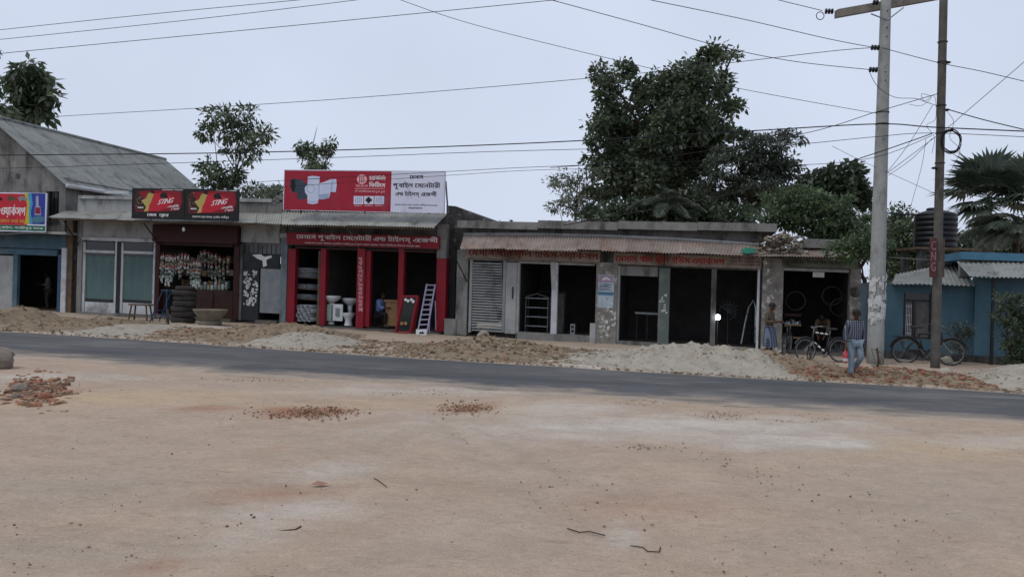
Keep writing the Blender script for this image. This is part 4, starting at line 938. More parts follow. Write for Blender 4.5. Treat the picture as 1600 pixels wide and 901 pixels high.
poly(s, 'fitting_ring_art', pd_, Z([(484, 160), (496, 156), (490, 215), (482, 272), (470, 270), (478, 215)]), e - .0026)
poly(s, 'fitting_ring_art', pd_, Z([(248, 362), (300, 370), (350, 362), (350, 368), (300, 377), (248, 369)]), e - .0026)
poly(s, 'fitting_hub_art', pd_, [(440 + (280 + 38 * math.cos(a)) / 6.154, 255 + (245 + 42 * math.sin(a)) / 6.157) for a in np.linspace(0, 6.28, 20)[:-1]], e - .0026)
poly(s, 'fitting_hub_art', pf, [(440 + (280 + 32 * math.cos(a)) / 6.154, 255 + (245 + 36 * math.sin(a)) / 6.157) for a in np.linspace(0, 6.28, 20)[:-1]], e - .0032)
pinkm = mat('print_pale_pink', '#e6b7bd', '#dca8b0', 2, .5, 0)
poly(s, 'roundel_art', pinkm, [(440 + (772 + 48 * math.cos(a)) / 6.154, 255 + (155 + 46 * math.sin(a)) / 6.157) for a in np.linspace(0, 6.28, 24)[:-1]], e - .0008)
for x in (752, 772, 792): poly(s, 'roundel_bar_art', 'red_sign', Z([(x - 5, 122), (x + 4, 120), (x + 4, 190), (x - 5, 190)]), e - .0014)
lettering(s, 'আর এফ এল', *Z([(712, 207)])[0], *Z([(828, 228)])[0], e - .001, pinkm, .02)
lettering(s, 'ইউপিভিসি', *Z([(842, 118)])[0], *Z([(1000, 168)])[0], e - .001, 'ink_w', .03)
lettering(s, 'ফিটিংস', *Z([(842, 178)])[0], *Z([(996, 232)])[0], e - .001, 'ink_w', .035)
poly(s, 'divider', pinkm, Z([(705, 242), (995, 242), (995, 246), (705, 246)]), e - .001)
lettering(s, 'শক্তিশালী। টেকসই। যুগে যুগে', *Z([(702, 258)])[0], *Z([(995, 288)])[0], e - .001, pinkm, .012)
for k, x in enumerate((693, 793, 893)):
    part(s, 'picture_tile', 'white_sign', *Z([(x, 316)])[0], *Z([(x + 92, 394)])[0], e - .0012, e)
    if k == 1: poly(s, 'cross_art', 'ink', Z([(823, 325), (850, 325), (850, 340), (868, 340), (868, 368), (850, 368), (850, 384), (823, 384), (823, 368), (808, 368), (808, 340), (823, 340)]), e - .002)
    else:
        for q in range(4): poly(s, 'pipe_art', pd_, Z([(x + 12 + q * 18, 326), (x + 22 + q * 18, 324), (x + 22 + q * 18, 384), (x + 12 + q * 18, 384)]), e - .002)
    lettering(s, 'ফিটিংস', *Z([(x + 6, 402)])[0], *Z([(x + 80, 414)])[0], e - .001, 'ink_w', .0)
for tx, a, b_, bo in (('মেসার্স', (1232, 106), (1362, 150), .035), ('পূবাইল সেনেটারী', (1070, 178), (1524, 252), .035), ('এন্ড টাইলস্ এজেন্সী', (1094, 266), (1490, 330), .03), ('করমতলা রোড বাজার, পূবাইল, গাজীপুর। ০১৭১৬০২৯৮১৪', (1085, 390), (1495, 413), .008), ('০১৯১৫৬২৪৮৩১', (1218, 420), (1352, 440), .008)):
    lettering(s, tx, *Z([a])[0], *Z([b_])[0], e - .002, 'ink', bo)
MB().tube([WP(696.5, 283, -.8), WP(700, 333, -.2)], .03, 5).build('prop_bar', 'steel', s)
for x in (470, 570, 670): MB().tube([WP(x, 300, -.88), WP(x, 334, -.5)], .025, 5).build('support_leg', 'steel_dark', s)

# red fascia sign
s = board('fascia_sign', 'long red fascia sign with white lettering under the grey awning', 448, 366, 686.5, 385, -.14, .1, 'red')
e = -.143
lettering(s, 'মেসার্স পূবাইল সেনেটারী এন্ড টাইলস্ এজেন্সী', 463, 367, 684, 378.5, e, 'ink_w', .02)
lettering(s, 'করমতলা রোড বাজার, পূবাইল, গাজীপুর। এখানে সকল প্রকার পাইপ ফিটিংস টাইলস পাওয়া যায়', 476, 380, 656, 384, e, 'ink_w', .004)
# white vertical lettering hand painted on the middle pillar (its own thing is the pillar: part of the shop)
for k, ch in enumerate('পূবাইলসেনেটারী'.replace('ূ', '').replace('ী', '')):
    pass
for k, w_ in enumerate(('পু', 'বা', 'ই', 'ল', 'সে', 'নে', 'টা', 'রী', 'ও', 'টা', 'ই', 'ল', 'স')):
    lettering(rs, w_, 559.5 + (k % 2) * .6, 402 + k * 6.6, 567 - (k % 3) * .6, 407.6 + k * 6.6, -.053, pinkm, .012, name='pillar_lettering')

# grey workshop signs
s = board('workshop_sign', 'dusty tin sign with dark red lettering above the roller shutter', 728.5, 389.5, 938, 406.5, -.12, .05, 'signboard')
lettering(s, 'মেসার্স খান ষ্টীল হাউস-ওয়ার্কসপ', 732, 389.5, 935, 405, -.1225, 'ink_dr', .03)
s = board('workshop_sign', 'dusty tin sign with brighter red lettering and small black lines, over three dark bays', 958.5, 398, 1190, 416, -.12, .05, 'signboard')
lettering(s, 'মেসার্স খান ষ্টীল হাউস-ওয়ার্কসপ', 962, 398.5, 1132, 414, -.1225, 'ink_r', .03)
lettering(s, 'এখানে ষ্টীল আলমারী', 1140, 401.5, 1180, 405.5, -.1225, 'ink', .01)
lettering(s, 'শোকেস গ্রীল দরজা জানালা', 1138, 406.5, 1187, 410, -.1225, 'ink', .01); lettering(s, 'তৈরী ও মেরামত করা হয়', 1136, 411.5, 1187, 415, -.1225, 'ink', .01)
part(s, 'sign_joint', 'steel_dark', 1037, 398, 1039, 416, -.124, -.121)
s = board('repair_sign', 'dull greenish tin sign with faded dark lettering over the repair shop', 1222, 403, 1340, 418.5, -.1, .04, 'greenboard')
lettering(s, 'এস. এন. ইলেকট্রিক ওয়ার্কস', 1238, 405, 1314, 414, -.1025, 'ink', .012); part(s, 'sign_picture', 'ink', 1224, 405, 1236, 415, -.1025, -.1005).data.materials[0] = M['conc_dark']

# ------------------------------------------------------------------ props in front of the shops
def on_verge(px, d, extra=0): 
    u = FP(px, 480, d)[0]; return W(u, d, vh(d) + extra)
RU = Matrix.Rotation(-TH, 3, 'Z')
# tyre stack
def tyre(R_, w_, lbl):
    t = thing('tyre', lbl, 'tyre', (0, 0, 0), 'tyres stacked before the grocery'); r = w_ / 2
    mb = MB(); prof = [(R_ * .60, -r * .85), (R_ * .72, -r), (R_ * .92, -r * .9), (R_, -r * .55), (R_, r * .55), (R_ * .92, r * .9), (R_ * .72, r), (R_ * .60, r * .85), (R_ * .56, r * .3), (R_ * .56, -r * .3)]
    n = 28; vs = [Vector((a * math.cos(2 * math.pi * j / n), a * math.sin(2 * math.pi * j / n), z)) for a, z in prof for j in range(n)]
    k = len(prof); mb.add(vs, [(i * n + j, i * n + (j + 1) % n, ((i + 1) % k) * n + (j + 1) % n, ((i + 1) % k) * n + j) for i in range(k) for j in range(n)])
    mb.build('casing', 'rubber', t, smooth=True)
    tb = MB()
    for i in range(3): tb.torus((0, 0, (i - 1) * r * .42), R_ * 1.0, .012, 28, 5)
    tb.build('tread', 'rubber', t); return t
base = on_verge(288, -1.5); z = 0
names = ('lowest and widest', 'second lowest', 'third lowest', 'fourth from the ground', 'fifth from the ground', 'sixth from the ground', 'topmost narrow')
for k, (r_, hgt) in enumerate(((.42, .20), (.43, .20), (.41, .185), (.40, .19), (.39, .18), (.40, .18), (.32, .16))):
    t = tyre(r_, hgt, names[k] + ' tyre of the stack before the grocery shop'); z += hgt / 2
    t.location = base + Vector((random.uniform(-.04, .04), random.uniform(-.03, .03), z)); t.rotation_euler = (random.uniform(-.03, .03), random.uniform(-.03, .03), random.random() * 6); z += hgt / 2
# big tub on its ring
tb = thing('cement_tub', 'wide dusty cement tub standing on a ring beside the tyre stack', 'tub', on_verge(329, -2.3))
o = ORG[tb.name]
MB().lathe(o + Vector((0, 0, .16)), [(.30, 0), (.36, .06), (.46, .20), (.55, .33), (.57, .36), (.57, .40), (.52, .40), (.42, .22), (.3, .1), (.02, .08)], 30, caps=False).build('bowl', 'clay', tb, smooth=True)
MB().torus(o + Vector((0, 0, .09)), .30, .09, 26, 8).build('ring_base', 'clay', tb, smooth=True)
# stool
st = thing('wooden_stool', 'low dark wooden stool before the curtained glass shop', 'stool', on_verge(220, -1.6))
o = ORG[st.name]; sw = .34
mbx = lambda a, b_, c, d_, e_, f_: [o + RU @ Vector(p) for p in ((a, c, e_), (b_, c, e_), (b_, d_, e_), (a, d_, e_), (a, c, f_), (b_, c, f_), (b_, d_, f_), (a, d_, f_))]
MB().hexa(mbx(-.4, .4, -.16, .16, .53, .58)).build('seat', 'brown', st)
for sx in (-1, 1):
    for sy in (-1, 1):
        MB().tube([o + RU @ Vector((sx * .38, sy * .15, 0)), o + RU @ Vector((sx * .30, sy * .11, .53))], .032, 4).build('leg', 'brown', st)
MB().tube([o + RU @ Vector((-.35, -.13, .2)), o + RU @ Vector((.35, -.13, .2))], .02, 4).build('stretcher', 'brown', st)
# blue folding rack
fr = thing('folding_rack', 'blue painted metal folding rack leaning beside the tyre stack', 'rack', on_verge(256, -1.7)); o = ORG[fr.name]
for y in (-.25, .25):
    MB().tube([o + RU @ Vector((-.36, y, 0)), o + RU @ Vector((.12, y, 1.13))], .022, 5).build('front_rail', 'bluepaint', fr)
    MB().tube([o + RU @ Vector((.30, y, 0)), o + RU @ Vector((.28, y, 1.12))], .022, 5).build('rear_rail', 'bluepaint', fr)
    MB().tube([o + RU @ Vector((.05, y, 1.12)), o + RU @ Vector((.35, y, 1.12))], .018, 5).build('top_bar', 'bluepaint', fr)
    MB().tube([o + RU @ Vector((-.22, y, .28)), o + RU @ Vector((.30, y, .22))], .018, 5).build('brace', 'bluepaint', fr)
for t_ in (.1, .35, .95): MB().tube([o + RU @ Vector((-.36 + .48 * t_, -.25, 1.13 * t_)), o + RU @ Vector((-.36 + .48 * t_, .25, 1.13 * t_))], .018, 5).build('cross_bar', 'bluepaint', fr)
# hanging bulb
bt = thing('hanging_bulb', 'white unlit bulb hanging under the grocery awning', 'bulb', WP(287, 358, -1.0)); o = ORG[bt.name]
MB().lathe(o, [(.01, -.1), (.05, -.06), (.055, 0), (.04, .05), (.02, .08)], 10).build('globe', 'ceramic', bt, smooth=True); MB().lathe(o + Vector((0, 0, .08)), [(.022, 0), (.022, .07)], 8).build('socket', 'ink', bt); MB().tube([o + Vector((0, 0, .15)), o + Vector((0, 0, .36))], .006, 4).build('cord', 'wire', bt)
# snack strings
def snack(x, y0, y1, d, w_, dens=1.0, grp='snack packet strings hanging in the grocery', lbl='string of small shiny snack packets hanging in the grocery opening'):
    a = WP(x, y0, d); b_ = WP(x, y1, d); n = max(3, int((a - b_).length / .075 * dens)); mb = MB(); mb.tube([a + Vector((0, 0, .1)), b_], .004, 3)
    for i in range(n):
        p = a.lerp(b_, (i + .5) / n) + Vector((random.uniform(-.015, .015), random.uniform(-.03, .03), 0)); yaw = random.uniform(-.9, .9); q = Matrix.Rotation(yaw, 3, 'Z') @ Matrix.Rotation(random.uniform(-.35, .35), 3, 'Y'); s1, s2 = w_ * random.uniform(.8, 1.15), .045
        V = [Vector((-s1, 0, -s2)), Vector((s1, 0, -s2)), Vector((s1, 0, s2)), Vector((-s1, 0, s2)), Vector((0, -.022, 0)), Vector((0, .022, 0))]
        mb.add([p + q @ v for v in V], [(0, 1, 4), (1, 2, 4), (2, 3, 4), (3, 0, 4), (1, 0, 5), (2, 1, 5), (3, 2, 5), (0, 3, 5)])
    mb.build('snack_string', 'packet', None, loc=a, label=lbl, cat='snack string', group=grp)
for x, y0, y1 in ((251.5, 397, 437), (255, 396, 434), (259, 399, 446), (263, 398, 447), (267, 398, 440), (270.5, 400, 432), (274, 399, 428), (279, 397, 430), (284, 396, 424), (289, 396, 420), (294, 398, 430), (281, 404, 436), (253, 400, 442), (265, 402, 436)): snack(x, y0, y1, .05, .045)
for x, y0, y1 in ((299, 408, 444), (303, 407, 450), (307, 407, 450), (311, 408, 448)): snack(x, y0, y1, .08, .05, 1.1, 'pale sachet strings in the middle of the grocery', 'string of pale green sachets hanging in the middle of the grocery opening')
for x, y0, y1 in ((314, 392, 424), (320, 390, 420), (326, 393, 432), (331, 395, 436), (337, 396, 440), (343, 400, 443), (349, 404, 440), (356, 400, 430)): snack(x, y0, y1, .9, .05, .9, 'snack strings deeper inside the grocery', 'dim string of snack packets hanging deep inside the grocery')
for k in range(9):
    x = 309 + k * 5.6; o = WP(x, 453, .3); o.z += .0; rr = random.choice((.06, .075)); hh_ = random.uniform(.16, .26)
    j = thing('sweet_jar', 'small jar standing on the grocery counter', 'jar', o, 'jars on the grocery counter')
    MB().lathe(o, [(rr * .9, 0), (rr, .02), (rr, hh_ * .8), (rr * .7, hh_)], 10).build('jar_body', ('packet', 'mint', 'steel')[k % 3], j, smooth=True); MB().lathe(o + Vector((0, 0, hh_)), [(rr * .75, 0), (rr * .75, .04)], 10).build('lid', ('red', 'bluepaint', 'ink_w')[k % 3], j)

# --- inside the red shop: pipes, basins, toilet, desk
def pipe(a, b_, r, lbl, grp):
    t = thing('plastic_pipe', lbl, 'pipe', a, grp); ax = (b_ - a); n = 12
    mb = MB(); q = ax.to_track_quat('Z', 'Y').to_matrix(); Ln = ax.length; pr = [(r, 0), (r, Ln), (r * .86, Ln), (r * .86, 0)]
    vs = [a + q @ Vector((c * math.cos(2 * math.pi * j / n), c * math.sin(2 * math.pi * j / n), z_)) for c, z_ in pr for j in range(n)]
    mb.add(vs, [(i * n + j, i * n + (j + 1) % n, ((i + 1) % 4) * n + (j + 1) % n, ((i + 1) % 4) * n + j) for i in range(4) for j in range(n)]); mb.build('pipe_wall', 'pvc', t, smooth=True); return t
def pipes(x, y, rows, cnt, r, dd, grp, lbl):
    for i in range(rows):
        for j in range(cnt - (i % 2)):
            a = WP(x, y, dd); a = a + Vector((UX, UY, 0)) * ((j + .5 * (i % 2)) * r * 2.08) + Vector((0, 0, r + i * r * 1.76)) + Vector((DX, DY, 0)) * random.uniform(-.06, .06)
            pipe(a, a + Vector((DX, DY, 0)) * 1.9 + Vector((UX, UY, 0)) * .32, r, lbl, grp)
pipes(461.5, 502, 4, 4, .085, .12, 'pipes stacked on the floor of the left bay', 'large grey pipe in the bottom stack of the red shop pipe bay')
pipes(462, 467, 2, 6, .05, .55, 'pipes on the lowest rack shelf', 'grey pipe on the lowest rack shelf of the red shop pipe bay')
pipes(462, 451, 2, 6, .05, .55, 'pipes on the middle rack shelf', 'grey pipe on the middle rack shelf of the red shop pipe bay')
pipes(462, 433, 4, 6, .05, .55, 'pipes on the top rack shelf', 'grey pipe on the top rack shelf of the red shop pipe bay')
def basin(px, d, lbl, hgt=.82, m='ceramic', sc_=1.0):
    u = FP(px, 480, d)[0]; o = W(u, d, .205); t = thing('pedestal_basin', lbl, 'wash basin', o)
    MB().lathe(o, [(.13, 0), (.13, .03), (.09, .1), (.08, hgt * .5), (.10, hgt * .75)], 16).build('pedestal', m, t, smooth=True)
    MB().lathe(o + Vector((0, 0, hgt * .72)), [(.10, 0), (.2 * sc_, .06), (.29 * sc_, .16), (.31 * sc_, .22), (.31 * sc_, .26), (.28 * sc_, .26), (.2 * sc_, .15), (.03, .12)], 22, caps=False).build('bowl', m, t, smooth=True)
    return t
basin(518, .45, 'white pedestal wash basin in the second bay, left one', 1.1, sc_=1.1); basin(547, .9, 'white pedestal wash basin in the second bay, right one behind the toilet', 1.0, sc_=1.0)
u = FP(545, 480, .4)[0]; o = W(u, .4, .205); t = thing('toilet', 'white ceramic toilet in front of the right hand basin', 'toilet', o)
MB().lathe(o, [(.16, 0), (.14, .05), (.12, .2), (.2, .34), (.23, .38), (.23, .42), (.19, .42), (.12, .3), (.02, .25)], 20, caps=False).build('pan', 'ceramic', t, smooth=True)
MB().lathe(o + Vector((0, 0, .425)), [(.24, 0), (.24, .03), (.02, .035)], 20).build('seat_lid', 'ceramic', t, smooth=True)
for x0, x1, mm, lb in ((507, 517.5, 'mint', 'mint green ceramic pedestal slab leaning at the front of the second bay'), (520, 535, 'ceramic', 'white ceramic squat pan stood on edge under the left basin')):
    t = thing('ceramic_panel', lb, 'ceramic ware', WP((x0 + x1) / 2, 500, .22)); MB().px(x0, 475, x1, 501, .24, .30).build('slab', mm, t); MB().px(x0 + 2, 478, x1 - 2, 498, .225, .239).build('raised_rim', mm, t); MB().px(x0 + 4, 481, x1 - 4, 495, .215, .2245).build('recess', 'steel' if mm == 'ceramic' else 'mint', t)
dk = thing('office_desk', 'plain light wood desk in the third bay of the red shop', 'desk', WP(612, 509, .45))
MB().px(602, 472, 623, 509, .45, .48).build('front_panel', 'wood', dk); MB().px(600, 468.5, 626, 471.7, .4, 1.2).build('desk_top', 'wood', dk); MB().px(602, 472, 604.5, 509, .485, 1.15).build('side_panel', 'wood', dk)
# red framed glass cabinet leaning outside
gcab = thing('glass_cabinet', 'red framed glass show cabinet leaning at the fourth bay', 'cabinet', WP(636, 520, -.55))
def bar(t, name, m, a, b_, d, w_=.05, th=.05):
    A_, B_ = WP(*a, d), WP(*b_, d); return MB().tube([A_, B_], w_ / 2, 4).build(name, m, t)
bar(gcab, 'frame_bar', 'red', (619, 518), (630, 463), -.5, .1); bar(gcab, 'frame_bar', 'red', (641.5, 520), (653, 463), -.5, .1); bar(gcab, 'frame_bar', 'red', (630, 463), (653, 463), -.5, .07); bar(gcab, 'frame_bar', 'red', (617, 519.5), (643, 520), -.5, .09); bar(gcab, 'frame_bar', 'red', (646, 517), (654, 466), -.15, .1)
mb = MB(); mb.add([WP(x, y, d_) for d_ in (-.49, -.47) for x, y in ((620, 517), (641, 518), (652, 465), (631, 465))], [(0, 1, 2, 3), (7, 6, 5, 4), (0, 4, 5, 1), (1, 5, 6, 2), (2, 6, 7, 3), (3, 7, 4, 0)]); mb.build('glass_pane', 'glass_dark', gcab)
for x, y in ((634, 468), (638, 470), (643, 468), (646, 471)): MB().lathe(WP(x, y, -.52), [(.05, -.03), (.055, 0), (.03, .04)], 8, (DX, DY, 0)).build('white_fitting', 'ceramic', gcab)
for x, y in ((628, 505), (634, 505)): MB().lathe(WP(x, y, -.53), [(.06, -.03), (.06, .03)], 10, (DX, DY, 0)).build('brass_fitting', 'wood', gcab)
# pale ladder
ld = thing('step_ladder', 'pale lilac metal step ladder leaning on the red end pillar', 'ladder', WP(660, 521, -.7))
Ls = [(652.5, 520), (667, 443.5)], [(667.5, 519), (680, 444)]
for a, b_ in Ls: MB().tube([WP(*a, -.75), WP(*b_, -.2)], .028, 4).build('side_rail', 'lilac', ld)
for k in range(10):
    t_ = .06 + k * .102; p0 = [WP(*a, -.75).lerp(WP(*b_, -.2), t_) for a, b_ in Ls]; MB().tube(p0, .022, 4).build('rung', 'lilac', ld)
for a in ((671, 520), (681, 515)): MB().tube([WP(*a, -.35), WP(672 if a[0] < 680 else 680, 470, -.35)], .015, 4).build('rear_leg', 'lilac', ld)
nb = thing('notice_board', 'small white board with black mark at the foot of the ladder', 'board', WP(658, 523, -.95))
MB().px(650, 514.5, 666.5, 523, -.97, -.94).build('board_panel', 'ceramic', nb); poly(nb, 'painted_mark', 'ink', [(654, 520), (657, 518), (659, 519), (660, 516.5), (662, 519.5), (664, 520), (662, 521.3), (656, 521.3)], -.9725)
# --- steel workshop goods
srk = thing('wire_shelf_rack', 'grey steel four shelf rack standing in the dark bay beside the shutter', 'rack', WP(838, 520, .5))
u0, u1 = FP(821, 490, .5)[0], FP(856, 490, .5)[0]; hb = FP(838, 520, .5)[1]
for u in (u0, u1):
    for d_ in (.5, .95): MB().tube([W(u, d_, hb), W(u, d_, hb + 1.25)], .016, 4).build('upright', 'steel', srk)
for k in range(4):
    h_ = hb + .22 + k * .32; MB().box(u0, u1, .5, .95, h_, h_ + .03).build('shelf', 'steel', srk)
MB().tube([W(u0, .5, hb + 1.24), W((u0 + u1) / 2, .5, hb + 1.36), W(u1, .5, hb + 1.24)], .014, 4).build('top_bow', 'steel', srk)
gp = thing('glass_door_frame', 'unfinished steel framed glass door leaning behind the white centre post', 'door', WP(864, 522, .9))
for a, b_ in (((841, 455), (841, 521)), ((884, 456), (881, 522)), ((841, 455), (884, 456)), ((866, 456), (866, 522))): MB().tube([WP(*a, .9), WP(*b_, .9)], .022, 4).build('frame_bar', 'steel_dark', gp)
MB().px(867, 458, 881, 520, .91, .92).build('patterned_pane', 'conc_dark', gp)
cb = thing('speaker_box', 'small grey box with two dark round openings on the workshop sill', 'box', WP(894, 524, .2)); MB().px(891, 506, 898, 524, .2, .5).build('box_body', 'steel', cb)
for y in (510.5, 517): MB().px(892.5, y - 2, 896.5, y + 2, .192, .199).build('opening', 'ink', cb)
lt = thing('lamp', 'glaring white lit lamp inside the dark workshop bay', 'lamp', WP(1121.5, 495.5, .15)); o = ORG[lt.name]
MB().lathe(o, [(.008, -.085), (.03, -.08), (.06, -.06), (.078, -.03), (.085, 0), (.078, .03), (.06, .06), (.03, .08), (.008, .085)], 24, (-DX, -DY, 0)).build('bulb', emis('lit_lamp', (.9, .95, 1), 30), lt, smooth=True)
MB().lathe(o + Vector((DX, DY, 0)) * .12, [(.05, -.05), (.11, .0), (.05, .08)], 12, (-DX, -DY, 0)).build('lamp_shell', 'steel', lt); MB().tube([o + Vector((DX, DY, 0)) * .15, o + Vector((DX * .15, DY * .15, -1.3))], .015, 5).build('lamp_stand', 'steel_dark', lt)
pl = bpy.data.lights.new('lamp_light', 'POINT'); pl.energy = 26; pl.color = (.8, .9, 1); pl.shadow_soft_size = .1; plo = bpy.data.objects.new('lamp_light', pl); col.objects.link(plo); plo.parent = lt; plo.location = (-DX * .16, -DY * .16, 0)
wk = thing('work_bench', 'dark steel workbench across the left dark bay of the workshop', 'bench', WP(1010, 530, 1.0))
MB().px(992, 488, 1030, 491, .9, 1.5).build('bench_top', 'steel', wk); [MB().px(x, 491, x + 1.6, 531, .95, 1.0).build('leg', 'steel_dark', wk) for x in (994, 1010, 1027)]
rk = thing('leaning_frame', 'dark steel curved frame leaning at the right jamb of the workshop', 'frame', WP(1170, 540, .6))
MB().tube([WP(1158, 537, .6), WP(1164, 505, .7), WP(1170, 480, .8), WP(1177, 469, .9), WP(1181, 480, .9), WP(1180, 535, .9)], .022, 5).build('bent_bar', 'steel', rk)
for y in (490, 500, 510, 520): MB().tube([WP(1166, y, .7), WP(1180, y + 1, .9)], .016, 4).build('cross_bar', 'steel_dark', rk)

gr = thing('window_grille', 'half made steel window grille with radiating bars beside the glaring lamp', 'grille', WP(1142, 490, 1.0))
for k in range(9):
    a = R(-35 + k * 22); MB().tube([WP(1137, 487, 1.0), WP(1137 + 17 * math.cos(a), 487 - 20 * math.sin(a) * .9, 1.0)], .014, 4).build('bar', 'steel_dark', gr)
MB().torus(WP(1137, 487, 1.0), .26, .014, 20, 4, (DX, DY, 0)).build('ring', 'steel_dark', gr); MB().tube([WP(1137, 487, 1.0), WP(1137, 541, 1.0)], .014, 4).build('foot_bar', 'steel_dark', gr)
for x, y, r_, lb in ((1300, 462, .3, 'bicycle tyre hanging highest inside the dark repair shop'), (1312, 480, .28, 'bicycle tyre hanging at the right inside the dark repair shop'), (1243, 470, .3, 'bicycle tyre hanging at the left inside the dark repair shop')):
    t = thing('tyre', lb, 'tyre', WP(x, y, .75)); MB().torus(WP(x, y, .75), r_, .03, 24, 6, (DX, DY, .1)).build('casing', 'steel_dark', t, smooth=True); MB().tube([WP(x, y, .75) + Vector((0, 0, r_)), WP(x, 424, .75)], .006, 4).build('hook_wire', 'wire', t)
tl = thing('tool_shelf', 'low shelf crowded with small parts inside the repair shop at the left', 'shelf', WP(1238, 530, .7))
MB().px(1226, 506, 1252, 508.5, .6, 1.0).build('shelf_board', 'wood', tl); MB().px(1226, 526, 1252, 528.5, .6, 1.0).build('shelf_board', 'wood', tl)
for k in range(7):
    x = 1228 + k * 3.4; h_ = random.uniform(3, 9); MB().px(x, 506 - h_, x + 2.6, 505.8, .62, .8).build('tin', ('steel', 'white', 'bluepaint', 'rust')[k % 4], tl)

# ------------------------------------------------------------------ poles, crossarm, tank
def pole(name, label, base_px, top_px, Y, rb, rt, m, n=14):
    b_ = P3(*base_px, Y); a = P3(*top_px, Y); t = thing(name, label, 'utility pole', b_)
    k = 14; MB().tube([b_.lerp(a, i / k) - Vector((0, 0, .3 if i == 0 else 0)) for i in range(k + 1)], [rb + (rt - rb) * i / k for i in range(k + 1)], n).build('shaft', m, t, smooth=True); return t, b_, a
YP, YT = 23.3, 22.6
cp, pb, pt = pole('concrete_pole', 'thick pale concrete utility pole carrying the crossarm, posters round its base', (1367, 571), (1385, -30), YP, .235, .135, 'pole', 18)
def on_pole(y): return pb.lerp(pt, (571 - y) / 601.0)
# worn paper wrap
for _ in range(80):
    y = random.uniform(430, 502); c = on_pole(y); r_ = .243 - .1 * (571 - y) / 601 + .004 + _ * .0003; a0 = random.uniform(math.pi * .95, math.pi * 1.9); wa = random.uniform(.15, .7); hh_ = random.uniform(.06, .3)
    vs = []; n = 6
    for i in range(n + 1):
        for j in (0, 1): an = a0 + wa * i / n; vs.append(c + Vector((r_ * math.cos(an), r_ * math.sin(an), (j - .5) * hh_ * random.uniform(.7, 1.2))))
    MB().add(vs, [(2 * i, 2 * i + 2, 2 * i + 3, 2 * i + 1) for i in range(n)]).build('torn_paper', 'paper', cp)
for y in (20, 46, 60, 115, 128, 176, 194, 218): c = on_pole(y); MB().torus(c, .15 + .1 * y / 571, .012, 16, 5).build('pole_band' if y in (176, 194) else 'step_bolt', 'steel_dark', cp) if y in (176, 194) else MB().tube([c + Vector((-.02, -.13, 0)), c + Vector((-.02, -.2, 0))], .014, 5).build('step_bolt', 'steel_dark', cp)
ca = P3(1307, 22, YP - .18); cb_ = P3(1475, -8, YP + .6)
ax = (cb_ - ca).normalized(); nrm = Vector((0, 0, 1)); sd = ax.cross(nrm)
MB().hexa([ca + sd * s1 * .10 + nrm * s2 * .11 + (cb_ - ca) * k for k in (0, 1) for s1, s2 in ((-1, -1), (1, -1), (1, 1), (-1, 1))]).build('crossarm', 'arm_conc', cp)
for x, y in ((1361, 20), (1412, 10)): MB().tube([on_pole(34) + Vector((0, -.14, 0)), P3(x, y + 2, YP - .2)], .02, 5).build('crossarm_brace', 'steel', cp)
def insul(t, c, axv, n=3):
    for i in range(n): MB().lathe(c + axv * i * .085, [(.025, -.035), (.075, -.02), (.08, .01), (.025, .035)], 12, axv).build('insulator', 'porcelain', t, smooth=True)
insul(cp, P3(1291, 18, YP - .18), Vector((1, 0, .02)), 3); insul(cp, P3(1366, 4, YP - .22), Vector((1, 0, .02)), 2)
MB().torus(P3(1281.5, 25, YP - .18), .11, .012, 18, 5, (0, 1, 0)).build('arcing_ring', 'steel_dark', cp)
insul(cp, P3(1363, 74.5, YP - .15), Vector((1, 0, 0)), 3); insul(cp, P3(1360, 109, YP - .15), Vector((1, 0, 0)), 3)
tp, tb_, tt = pole('thin_pole', 'thin dark weathered utility pole hung with a cable coil and vertical sign', (1461, 581), (1475, -30), YT, .125, .105, 'pole_dark', 10)
def on_tp(y): return tb_.lerp(tt, (581 - y) / 611.0)
for y in (66, 97, 165, 208, 255): MB().torus(on_tp(y), .128, .012, 14, 5).build('pole_band', 'steel_dark', tp)
for y in (98, 172, 263): insul(tp, on_tp(y) + Vector((.14 if y != 263 else -.16, -.03, 0)), Vector((0, 0, 1)), 1)
cl = thing('cable_coil', 'loose coil of black cable hung on the thin pole', 'cable', on_tp(222) + Vector((.22, -.15, 0))); o = ORG[cl.name]
for k in range(6):
    rr = .27 + random.uniform(-.03, .05); MB().tube([o + Vector((rr * math.cos(a) * .95, random.uniform(-.02, .02), rr * 1.12 * math.sin(a) + .015 * math.sin(3 * a + k))) for a in np.linspace(0, 6.28, 22)[:-1]], .011, 4, close=True).build('cable_turn', 'wire', cl)
